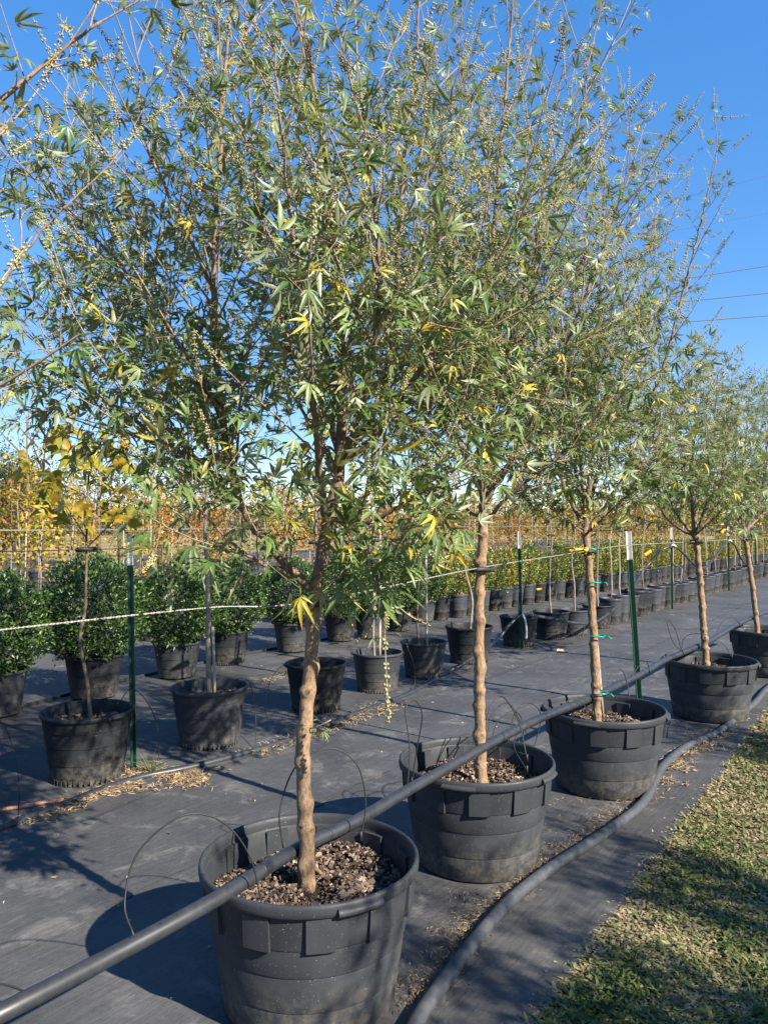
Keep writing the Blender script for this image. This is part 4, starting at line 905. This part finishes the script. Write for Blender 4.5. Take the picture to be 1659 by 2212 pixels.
for k, x, d, s in ((0, 10, 27, 1.0), (0, 75, 30, .82), (0, -60, 26, 1.05), (3, 60, 19, .98), (3, 95, 21, 1.0), (1, 260, 27, .78), (1, 345, 26, .82), (1, 420, 28, .8), (3, 215, 22, .9), (2, 180, 26, .85), (2, 520, 30, .8), (1, 600, 34, .7), (4, 700, 40, .75), (2, 760, 38, .7),
                   (4, 850, 46, .7), (2, 930, 52, .7), (4, 1000, 50, .7), (1, 1100, 48, .75), (4, 1180, 55, .8), (2, 1260, 52, .8), (4, 1340, 58, .9), (1, 1420, 56, .8), (4, 1500, 60, .9), (2, 1570, 62, .9), (4, 1640, 60, .9), (1, 130, 33, .8), (4, 480, 36, .8), (4, 330, 34, .7), (2, 30, 36, 1.0)): put_far(k, x, d, s)
# the wood along the horizon
rg = np.random.default_rng(90); n_ = 44000; az = rg.uniform(-1.05, 1.05, n_); dist = rg.uniform(95, 125, n_); hh = 3.2 + 1.2 * wob(np.column_stack([az * 40, az * 13, az * 71])) + .8 * wob(np.column_stack([az * 130, az * 90, az * 7]))
pos = np.column_stack([np.sin(az) * dist, np.cos(az) * dist, rg.random(n_) ** .8 * hh]); g = Geo()
scatter(g, SIMPLE, pos, unit(rg.normal(0, 1, (n_, 3))), unit(UP + rg.normal(0, .7, (n_, 3)) + [0, -.4, 0]), rg.uniform(.4, .9, n_), np.clip(rg.normal(.6, .2, n_), 0, 1), rng=rg)
tag(g.build('treeline', 'far_leaf'), 'low brownish wood along the horizon', 'treeline', kind='stuff')

# ------------------------------------------------------------------ posts, cables, ties
def t_post(label, base, top, group, studs=True, white=.19):
    base = np.array(base); top = np.array(top); L = np.linalg.norm(top - base)
    t = thing('fence_post', label, 'fence post', base, group); q = Vector(top - base).to_track_quat('Z', 'Y'); t.rotation_mode = 'QUATERNION'
    t.rotation_quaternion = q @ Matrix.Rotation(-.6, 3, 'Z').to_quaternion()
    for nm, z0, z1, mt in (('shaft', -.02, L - white, 'post_green'), ('painted_tip', L - white, L, 'post_white')):
        g = Geo(); zc, zh = (z0 + z1) / 2, (z1 - z0) / 2
        g.box((0, 0, zc), (.019, .0022, zh)); g.box((0, .0165, zc), (.0022, .0140, zh)); o = g.build(nm, mt, t, smooth=False)
    if studs:
        g = Geo(); g.box((0, -.0052, 0), (.006, .003, .005)); me = g.mesh('stud', 'post_green', False)
        z = .12
        while z < L - .22: link('stud', me, t, (0, 0, z)); z += .054
    return t
t_post('green steel post with white tip rising behind the pot of the taped tree', (1.70, 5.10, 0), P(1352, 1147, 5.10), 'green steel posts', True)
pb = G(289, 1666); t_post('green steel post with white tip beside the crooked yellow sapling', pb, P(280, 1153, pb[1]), 'green steel posts', True)
pb2 = G(1124, 1405); post2 = t_post('green steel post carrying the hose, beside the dark pot', pb2, P(1119, 1148, pb2[1]), 'green steel posts', False, .2)
pb3 = G(1425, 1287); pb3 = np.array(B[9].tolist() + [0]); 
def on_row(px): # where the second row passes below image column px
    k = (px - CX) / F_; a = p0 - u_b * 0.0; tt = (k * a[1] - a[0]) / (u_b[0] - k * u_b[1]); return a + u_b * tt
q3 = on_row(1424) - np.array([-.8, .6]) * .2; q4 = on_row(1551) - np.array([-.8, .6]) * .2; q5 = on_row(1630)
for q_, px in ((q3, 1424), (q4, 1551), (q5, 1630)):
    t_post('thin green post with white tip in the long line of small pots', (q_[0], q_[1], 0), (q_[0] - .01, q_[1], 1.42), 'green posts along the small pots', False, .2)

def tubeobj(name, pts, r, mat, label=None, cat=None, group=None, step=.08, n=8, parent=None, kind=None):
    g = Geo(); g.tube(resample(pts, step), r, n); return tag(g.build(name, mat, parent), label, cat, group, kind)
WA = [P(-300, 1396, 1.35), P(0, 1361, 1.69), P(448, 1313, 2.16), P(676, 1299, 2.41), P(1040, 1226, 3.40), P(1265, 1191, 4.34), P(1352, 1178, 5.07), P(1503, 1170, 5.92), P(1610, 1164, 7.55), P(1720, 1158, 10.0)]
def strands(pts, r, off, turns):
    p_ = resample(pts, .012); s = np.concatenate([[0], np.cumsum(np.linalg.norm(np.diff(p_, axis=0), axis=1))]); out = []
    for k in range(2):
        a = s * turns + k * math.pi; out.append(p_ + np.column_stack([0.6 * np.cos(a), -.5 * np.cos(a), np.sin(a)]) * off)
    return out
t = thing('support_cable', 'twisted pale steel cable tying the front row of trees', 'cable', (0, 0, 0))
for sline in strands(WA, .003, .0014, 330):
    g = Geo(); g.tube(sline, .0018, 5); g.build('strand', 'cable_steel', t)
zb = 1.345
WB = [np.array([*(B[0] - u_b * 2.2), zb + .01]), np.array([*B[0], zb])] + [np.array([*b, zb]) for b in B[1:]] + [np.array([*(p0 + u_b * t_), zb + .02]) for t_ in (3, 8, 14, 22, 30)]
tubeobj('support_wire', WB, .0028, 'wire_dark', 'thin dark wire through the second row of saplings', 'wire', step=.3, n=5)
for off, z in ((2.3, 1.42), (3.9, 1.40), (6.0, 1.4)):
    tubeobj('support_wire', [np.array([*(c0 + nv * off + u * t_), z]) for t_ in (-6, 0, 8, 18, 32)], .004, 'cable_steel', 'thin wire strung along the autumn maples', 'wire', 'wires among the autumn maples', .5, 4)
def tie(label, c, d, L, r, group):
    d = unit(d); p_ = resample(np.array([c - d * L / 2, c - d * L * .15 + np.array([0, 0, .004]), c + d * L * .2, c + d * L / 2 - np.array([0, 0, .003])]), .015)
    g = Geo(); g.tube(p_, r, 10)
    th = np.linspace(0, 2 * math.pi, 17)[:-1]
    return tag(g.build('trunk_tie', 'rubber'), label, 'tree tie', group)
def sleeve(label, c, rt, L, rr_, group):           # a loop of rubber hose round the trunk, drawn out along the wire
    th = np.linspace(0, 2 * math.pi, 26); ax = np.array([u[0], u[1], 0.0]); bx_ = np.array([-u[1], u[0], 0.0])
    pts = np.array([c + ax * math.cos(a) * L + bx_ * math.sin(a) * (rt + rr_) + np.array([0, 0, .004 * math.sin(2 * a)]) for a in th])
    g = Geo(); g.tube(pts, rr_, 8, cap=False); return tag(g.build('trunk_tie', 'rubber'), label, 'tree tie', group)
TG = 'black rubber ties on the trunks'
sleeve('black rubber tie round the broad tree just under its fork', P(680, 1304, 2.44), .026, .052, .0095, TG)
sleeve('black rubber tie round the tall straight trunk', P(1041, 1230, 3.43), .027, .075, .0105, TG)
sleeve('small black clamp on the trunk taped to the pale stake', P(1271, 1192, 4.38), .027, .050, .009, TG)
sleeve('black rubber tie under the fork behind the white tipped post', P(1503, 1170, 5.95), .028, .06, .013, TG)
sleeve('black rubber tie on the leaning trunk at the row end', P(1609, 1164, 7.6), .028, .06, .013, TG)
sleeve('black rubber tie on the crooked yellow sapling', np.array([*B[0], 0]) + np.array([-.005, 0, zb]), .012, .062, .0115, TG)
sleeve('black rubber tie on the smooth grey sapling', np.array([*B[1], zb + .0]) + np.array([-.015, 0, 0]), .02, .06, .0105, TG)
for i in (2, 3, 4, 5, 6, 7):
    sleeve('black rubber tie on a sapling of the second row', np.array([*B[i], zb]) + np.array([0, 0, 0]), .015, .07, .012, 'rubber ties further along the second row')

# green tape, tags on the taped tree
for i, (x, y) in enumerate(((1283, 1258), (1291, 1374), (1296, 1497), (1275, 1186))):
    c = P(x, y, 4.37); th = np.linspace(0, 6.28, 20)
    g = Geo(); g.tube([c + np.array([.040 * math.cos(a), .036 * math.sin(a), .002 * math.sin(3 * a)]) for a in th], .0042, 6, cap=False)
    g.tube([c + np.array([.03, -.03, 0]), c + np.array([.05, -.045, .004]), c + np.array([.062, -.05, -.012])], .0032, 5); tag(g.build('tie_tape', 'tie_tape'), ('green tape loop below the knot of the staked trunk', 'green tape loop at mid height of the staked trunk', 'green tape loop just above the soil of the staked trunk', 'green tape loop at the top of the pale stake')[i], 'tape', 'green tape loops on the staked trunk')
def label_tag(label, x, y, d, w, h, ang, grp='yellow plant tags'):
    c = P(x, y, d); g = Geo(); q = np.linspace(-1, 1, 6); V = []
    for s in q: V += [(s * w / 2, .006 * math.sin(s * 2), -h / 2 + .003 * s), (s * w / 2, .006 * math.sin(s * 2) + .001, h / 2)]
    V = np.array(V); ca, sa = math.cos(ang), math.sin(ang); V = np.column_stack([V[:, 0] * ca - V[:, 2] * sa, V[:, 1], V[:, 0] * sa + V[:, 2] * ca]) + c
    V2 = np.vstack([V, V + np.array([0, .0012, 0])]); k = len(V); F = [(2 * i, 2 * i + 2, 2 * i + 3, 2 * i + 1) for i in range(5)]; F2 = [(a + k, d_ + k, c_ + k, b_ + k) for a, b_, c_, d_ in F]
    sd = [(2 * i, 2 * i + k, 2 * i + 2 + k, 2 * i + 2) for i in range(5)] + [(2 * i + 1, 2 * i + 3, 2 * i + 3 + k, 2 * i + 1 + k) for i in range(5)] + [(0, 1, 1 + k, k), (10, 10 + k, 11 + k, 11)]
    g.add(V2, np.array(F + F2 + sd)); return tag(g.build('plant_tag', 'tag_yellow'), label, 'plant tag', grp)
label_tag('yellow strip tag wrapped on the trunk taped to the pale stake', 1246, 1188, 4.33, .125, .022, .02)
label_tag('short yellow tag end beside the green tape', 1266, 1189, 4.325, .03, .034, .3)
label_tag('small yellow tag on a bent pale sapling over the hose', 1164, 1273, B[7][1] - .1, .075, .028, .06)
label_tag('yellow tag hanging at the far end trunk', 1563, 1146, 7.5, .09, .03, .7)
label_tag('tilted yellow tag among the thin whips', 1398, 1195, 12.0, .14, .05, .55)

# ------------------------------------------------------------------ irrigation
HA = [G(-420, 2430, .30), G(-150, 2265, .40), G(0, 2190, .43), P(240, 2066, 1.89), P(462, 1945, 2.13), P(640, 1836, 2.47), P(770, 1773, 2.70), P(890, 1702, 2.98), P(1000, 1640, 3.28), P(1075, 1597, 3.52), P(1170, 1550, 3.92), P(1255, 1516, 4.30), P(1310, 1492, 4.60), P(1395, 1450, 5.20), P(1440, 1424, 5.65), P(1530, 1385, 6.2), P(1605, 1342, 7.4), P(1700, 1305, 9.0)]
hoseA = thing('irrigation_hose', 'thick black hose laid across the rims of the large pots', 'hose', (0, 0, 0))
g = Geo(); g.tube(resample(HA, .03), .0215, 16); g.build('pipe', 'hose_black', hoseA)
rs = resample(HA, .03); ss = np.concatenate([[0], np.cumsum(np.linalg.norm(np.diff(rs, axis=0), axis=1))])
for s in (1.15, 1.48, 2.1, 2.9, 3.5, 4.25):
    i = np.searchsorted(ss, s); d = unit(rs[i + 1] - rs[i - 1]); g = Geo(); g.tube([rs[i] - d * .005, rs[i] + d * .005], .0222, 16); g.build('joint_band', 'rubber', hoseA)
def drip(pts, parent, r=.0026):
    g = Geo(); g.tube(resample(pts, .02), r, 6); o = g.build('drip_tube', 'rubber', parent)
    e = pts[-1]; g = Geo(); g.tube([e + np.array([0, 0, .022]), e + np.array([0, 0, -.01])], .0048, 8); g.build('emitter', 'rubber', o); return o
drip([P(290, 2022, 1.92), P(270, 1950, 1.98), P(300, 1840, 2.02), P(395, 1762, 2.06), P(480, 1775, 2.12), P(540, 1850, 2.18), P(567, 1960, 2.22)], hoseA)
drip([P(612, 1832, 2.44), P(605, 1750, 2.46), P(640, 1655, 2.5), P(710, 1616, 2.54), P(770, 1650, 2.58), P(790, 1730, 2.60), P(780, 1810, 2.60)], hoseA)
drip([P(880, 1702, 2.98), P(885, 1620, 3.0), P(876, 1530, 3.02), P(895, 1512, 3.06), P(912, 1545, 3.1), P(900, 1620, 3.14), P(890, 1690, 3.16)], hoseA)
drip([P(1060, 1605, 3.5), P(1075, 1560, 3.6), P(1108, 1535, 3.7), P(1128, 1560, 3.75), P(1110, 1610, 3.6), P(1138, 1665, 3.4)], hoseA)
drip([P(1045, 1610, 3.5), P(1058, 1530, 3.6), P(1085, 1505, 3.65), P(1120, 1560, 3.5), P(1138, 1640, 3.38)], hoseA)
drip([P(1100, 1600, 3.6), P(1112, 1540, 3.75), P(1140, 1518, 3.85), P(1168, 1545, 3.95), P(1152, 1620, 3.9)], hoseA)
drip([P(1050, 1600, 3.5), P(1065, 1540, 3.6), P(1100, 1520, 3.7), P(1130, 1580, 3.75), P(1120, 1610, 3.75)], hoseA)
drip([P(1215, 1530, 4.1), P(1225, 1515, 4.15), P(1250, 1513, 4.2), P(1280, 1545, 4.25)], hoseA)
drip([P(1310, 1492, 4.6), P(1320, 1455, 4.65), P(1342, 1447, 4.7), P(1355, 1480, 4.75), P(1358, 1505, 4.7)], hoseA)
drip([P(1360, 1470, 4.9), P(1378, 1440, 5.0), P(1396, 1430, 5.05), P(1402, 1450, 5.1)], hoseA)
drip([P(1472, 1408, 5.85), P(1458, 1360, 5.8), P(1440, 1340, 5.75), P(1452, 1385, 5.75), P(1475, 1410, 5.8)], hoseA)
drip([P(1470, 1408, 5.85), P(1480, 1375, 5.85), P(1520, 1370, 5.8), P(1560, 1390, 5.8), P(1580, 1420, 5.8)], hoseA)
drip([P(1545, 1385, 6.4), P(1565, 1350, 6.5), P(1590, 1340, 6.6), P(1598, 1352, 6.7)], hoseA)
drip([P(1540, 1388, 6.3), P(1558, 1345, 6.5), P(1585, 1335, 6.7), P(1610, 1365, 7.3)], hoseA)
drip([P(-60, 2140, 1.6), P(0, 2125, 1.68), P(60, 2145, 1.75), P(85, 2165, 1.78)], hoseA)

HG = [G(860, 2330, .03), G(895, 2215, .03), G(985, 2085, .03), G(1085, 1962, .03), G(1180, 1882, .03), G(1305, 1800, .03), G(1385, 1738, .03), G(1412, 1690, .03), G(1432, 1655, .03), G(1480, 1615, .03), G(1560, 1575, .03), G(1625, 1522, .03), G(1700, 1460, .03), G(1900, 1380, .03)]
hoseG = thing('irrigation_hose', 'thick dusty hose lying on the fabric beside the grass', 'hose', (0, 0, 0)); g = Geo(); g.tube(resample(HG, .04), .0245, 16); g.build('pipe', 'hose_dusty', hoseG)
drip([G(1500, 1610, .03), P(1490, 1590, 5.3), P(1470, 1560, 5.3), P(1445, 1568, 5.2), G(1440, 1590, .02)], hoseG)
hB = [G(-120, 1840, .024), G(0, 1790, .024), G(95, 1755, .024), G(215, 1708, .024), G(310, 1678, .024), G(400, 1660, .024), G(520, 1630, .024), G(645, 1592, .024), G(760, 1545, .024), G(880, 1500, .024), G(960, 1455, .024), G(1010, 1428, .10), P(1070, 1385, 8.75), P(1105, 1345, 8.95), P(1128, 1329, 9.03), P(1165, 1332, 9.3), P(1255, 1347, 9.6), P(1300, 1335, 10.5), P(1360, 1280, 12.0), P(1395, 1225, 13.0)]
t3 = np.array([*q3, 1.2]); t4 = np.array([*q4, 1.2])
hB += [np.array([q3[0], q3[1] - .05, 1.1]), (np.array([*q3, 0]) + np.array([*q4, 0])) / 2 + np.array([0, 0, .62]), np.array([q4[0], q4[1] - .05, 1.1]), np.array([*(q4 + u_b * 1.6), .6]), np.array([*(q4 + u_b * 3.2), .25])]
hoseB = thing('irrigation_hose', 'long black hose along the second row, hung up on the green posts', 'hose', (0, 0, 0)); g = Geo(); g.tube(resample(hB, .08), .0205, 10); g.build('pipe', 'hose_black', hoseB)
drip([G(325, 1672, .03), P(343, 1640, 4.7), P(338, 1560, 4.6), P(310, 1505, 4.5), P(280, 1490, 4.45), P(255, 1525, 4.5)], hoseB)
drip([G(552, 1612, .03), P(553, 1550, 5.3), P(545, 1490, 5.25), P(530, 1465, 5.2), P(508, 1470, 5.2), P(500, 1495, 5.2)], hoseB)
drip([G(620, 1592, .03), P(585, 1565, 5.8), P(573, 1520, 5.85), P(590, 1460, 5.9), P(625, 1430, 6.0), P(650, 1440, 6.1)], hoseB)
drip([G(40, 1770, .03), P(42, 1690, 3.75), P(25, 1600, 3.7), P(0, 1555, 3.6), P(-40, 1540, 3.55)], hoseB)
drip([G(860, 1505, .03), P(895, 1480, 6.9), P(892, 1430, 6.85), P(880, 1400, 6.8)], hoseB)
drip([G(975, 1450, .03), P(1020, 1440, 7.7), P(1025, 1400, 7.8), P(1000, 1360, 7.9), P(975, 1345, 8.0)], hoseB)
drip([P(1080, 1370, 8.8), P(1078, 1340, 8.9), P(1060, 1325, 8.8), P(1055, 1350, 8.5)], hoseB)
drip([P(1215, 1345, 9.5), P(1250, 1380, 9.4), P(1262, 1350, 9.5), P(1245, 1310, 9.6)], hoseB)
drip([P(1130, 1330, 9.0), P(1148, 1320, 9.1), P(1140, 1340, 9.1), P(1150, 1370, 9.1)], hoseB)
# the white rag tied at the post that carries the hose
g = Geo(); g.tube(resample([P(1128, 1326, 8.98), P(1134, 1340, 8.95), P(1137, 1362, 8.95), P(1136, 1380, 8.95)], .03), (.012), 7); tag(g.build('hanging_string', 'post_white'), 'white string hanging from the post that carries the hose', 'string')
for q_ in (q3, q4):
    g = Geo(); g.tube([np.array([q_[0] - .05, q_[1] - .06, 1.09]), np.array([q_[0], q_[1] - .08, 1.13]), np.array([q_[0] + .05, q_[1] - .06, 1.10])], .018, 6); tag(g.build('hanging_string', 'post_white'), 'white string knotted round a far post and the hose', 'string', 'strings on the far posts')
# two plants that stand just outside the picture at the start of their rows
xy = 2 * B[0] - B[1]; mid_pot('black ringed pot just before the one beside the green post', xy, 90, 1.0, 1.0)
maple('sapling just before the crooked yellow one', (xy[0], xy[1], .30), vert(2.1, (0, 0), .012, 31), .013, 60, .36, 131, 1.1, 2.0, .4, .085, SG, 'grey_bark')
xy = 2 * C[0] - C[1]; mid_pot('black pot of the holly bush that starts its row', xy, 91, 1.0, .9, group='black pots of the holly row', teeth=False, parts=False)
t = thing('holly_bush', 'round dark holly bush that starts its row', 'bush', (xy[0], xy[1], .285), 'holly bushes in pots'); link('foliage', HM[1], t); link('stems', HS, t)
# ground hose at the foot of the shrub row
tubeobj('irrigation_hose', [np.array([*(C[0] + (C[1] - C[0]) * -1.0), .02]) + np.array([.15, -.35, 0]), np.array([*C[1], .02]) + np.array([-.1, .38, 0]), np.array([*C[3], .02]) + np.array([0, .35, 0]), np.array([*C[5], .02]) + np.array([0, .35, 0])], .018, 'hose_black', 'thin dark hose on the fabric behind the holly pots', 'hose')

# ------------------------------------------------------------------ litter
def straw(label, pts, n_, spread, seed, lmin=.015, lmax=.06, hue=.6, name='straw_litter'):
    rng = np.random.default_rng(seed); g = Geo(); pr = resample(np.array(pts), .05)
    i = rng.integers(0, len(pr), n_); c = pr[i] + np.column_stack([rng.normal(0, spread, n_), rng.normal(0, spread, n_), np.full(n_, .0) + np.abs(rng.normal(0, .006, n_)) + .004])
    dens_ = wob(c * 7 + seed); k_ = dens_ > -.35; c = c[k_]; m_ = len(c)
    c[:, 2] = .020 + np.abs(rng.normal(0, .006, m_)); az = rng.uniform(0, 6.28, m_); L = rng.uniform(lmin, lmax, m_)
    D = np.column_stack([np.cos(az), np.sin(az), rng.normal(0, .2, m_)]); scatter(g, [(np.array([(-.035, 0, 0), (.035, 0, 0), (.03, .5, .05), (-.03, .5, .05), (0, 1, 0)]), [np.array([(0, 1, 2, 3)]), np.array([(3, 2, 4)])])], c, D, UP + rng.normal(0, .4, (m_, 3)), L, np.clip(rng.normal(hue, .22, m_), 0, 1), rng=rng)
    b = rng.random(m_) < .22; scatter(g, BROAD, c[b], D[b], UP + rng.normal(0, .6, (b.sum(), 3)), L[b] * .55, np.clip(rng.normal(hue - .2, .2, b.sum()), 0, 1), rng=rng)
    return tag(g.build(name, 'straw', smooth=False), label, 'litter', None, 'stuff')
straw('dry straw and leaf litter along the second row hose', [G(-60, 1830), G(90, 1770), G(215, 1722), G(320, 1700)], 1500, .05, 1)
straw('heap of dry straw round the foot of the green post', [G(290, 1672), G(360, 1690), G(440, 1690)], 1800, .075, 2)
straw('thin straw line beside the second row hose', [G(520, 1640), G(650, 1600), G(740, 1566), G(830, 1530)], 1100, .06, 3)
straw('small straw heap below the hanging seed strand', [G(790, 1543), G(840, 1530)], 350, .09, 33)
straw('faint straw line under the holly pots', [G(430, 1520), G(520, 1490), G(640, 1455)], 700, .05, 4)
straw('straw and crumbs caught along the hose beside the grass', [G(905, 2170), G(1000, 2040), G(1090, 1940), G(1200, 1850), G(1320, 1770), G(1420, 1720)], 1500, .035, 5, .008, .035, .42)
straw('dry grass caught in the hose bend near the lawn', [G(1440, 1700), G(1480, 1640), G(1560, 1590)], 1100, .045, 6)
straw('dark soil crumbs and straw between the large pots', [G(870, 2180), G(960, 2100), G(1010, 1990)], 900, .06, 7, .006, .03, .25)
straw('straw crumbs round the feet of the large pots', [G(930, 1940), G(1040, 1950), G(1150, 1900), G(1210, 1740), G(1330, 1745), G(1390, 1700)], 500, .04, 8, .006, .03, .5)
rg = np.random.default_rng(15); n_ = 260; d_ = rg.uniform(2.2, 13, n_); c = np.column_stack([d_ * rg.uniform(-.5, .3, n_), d_, np.full(n_, .021)])
c = c[edge_w(c[:, :2]) < -.15]; m_ = len(c); az = rg.uniform(0, 6.28, m_); g = Geo()
scatter(g, BROAD, c, np.column_stack([np.cos(az), np.sin(az), 0 * az]), UP + rg.normal(0, .3, (m_, 3)), rg.uniform(.006, .022, m_), np.clip(rg.normal(.75, .2, m_), 0, 1), rng=rg)
tag(g.build('leaf_crumbs', 'straw'), 'tiny leaf crumbs scattered over the dark fabric', 'litter', kind='stuff')
for i, (x, y, s) in enumerate(((133, 2096, .05), (560, 1940 + 80, .03), (1040, 1498, .09), (1195, 1405, .12), (560, 1636, .05), (940, 1515, .06), (362, 1797, .018), (112, 1898, .03), (330, 1560, .05))):
    g = Geo(); c = G(x, y, .021); rr_ = np.random.default_rng(i); scatter(g, MAPLE, [c], [(math.cos(i * 2), math.sin(i * 2), 0)], [UP + rr_.normal(0, .25, 3)], s, rr_.uniform(.6, 1), rng=rr_)
    tag(g.build('dry_leaf', 'straw'), 'single dry tan leaf lying on the dark fabric', 'leaf', 'dry leaves on the fabric')
tubeobj('ground_pipe', [G(-90, 1766, .03), G(0, 1750, .03), G(70, 1738, .03), G(138, 1727, .03)], .011, 'copper_pipe', 'thin salmon coloured pipe lying on the fabric before the wide ringed pot', 'pipe')
# weed tuft by the post
g = Geo(); rg = np.random.default_rng(4); c = G(325, 1668, .02); k = 40; az = rg.uniform(0, 6.28, k); el = rg.uniform(.3, 1.3, k)
for a, e in zip(az, el):
    L = rg.uniform(.06, .2); d = np.array([math.cos(a) * math.cos(e), math.sin(a) * math.cos(e), math.sin(e)]); g.tube([c, c + d * L * .5, c + d * L - np.array([0, 0, L * .15])], (.002, .0016, .0004), 3, rg.uniform(.1, .6), False)
tag(g.build('weed_tuft', 'grass_blade'), 'thin green weed tuft at the foot of the green post', 'weed')
# sprout on the broad tree's trunk
# ------------------------------------------------------------------ power lines
for i, (y0, y1, d, r) in enumerate(((608, 573, 70, .036), (655, 632, 70, .036), (698, 681, 70, .036), (404, 377, 78, .016), (478, 459, 78, .016))):
    sl = (y1 - y0) / (219.0 if i < 3 else 99.0); ya = y0 - sl * (1440 if i < 3 else 1560); pts = [P(x, ya + sl * x + (x - 900) ** 2 * 2e-6, d) for x in (-600, 0, 600, 1200, 1659, 2300)]
    tubeobj('power_line', pts, r, 'wire_dark', 'dark power line crossing the blue sky' if i < 3 else 'thinner faint power line high in the sky', 'power line', 'power lines' if i < 3 else 'thin upper power lines', 3.0, 5)
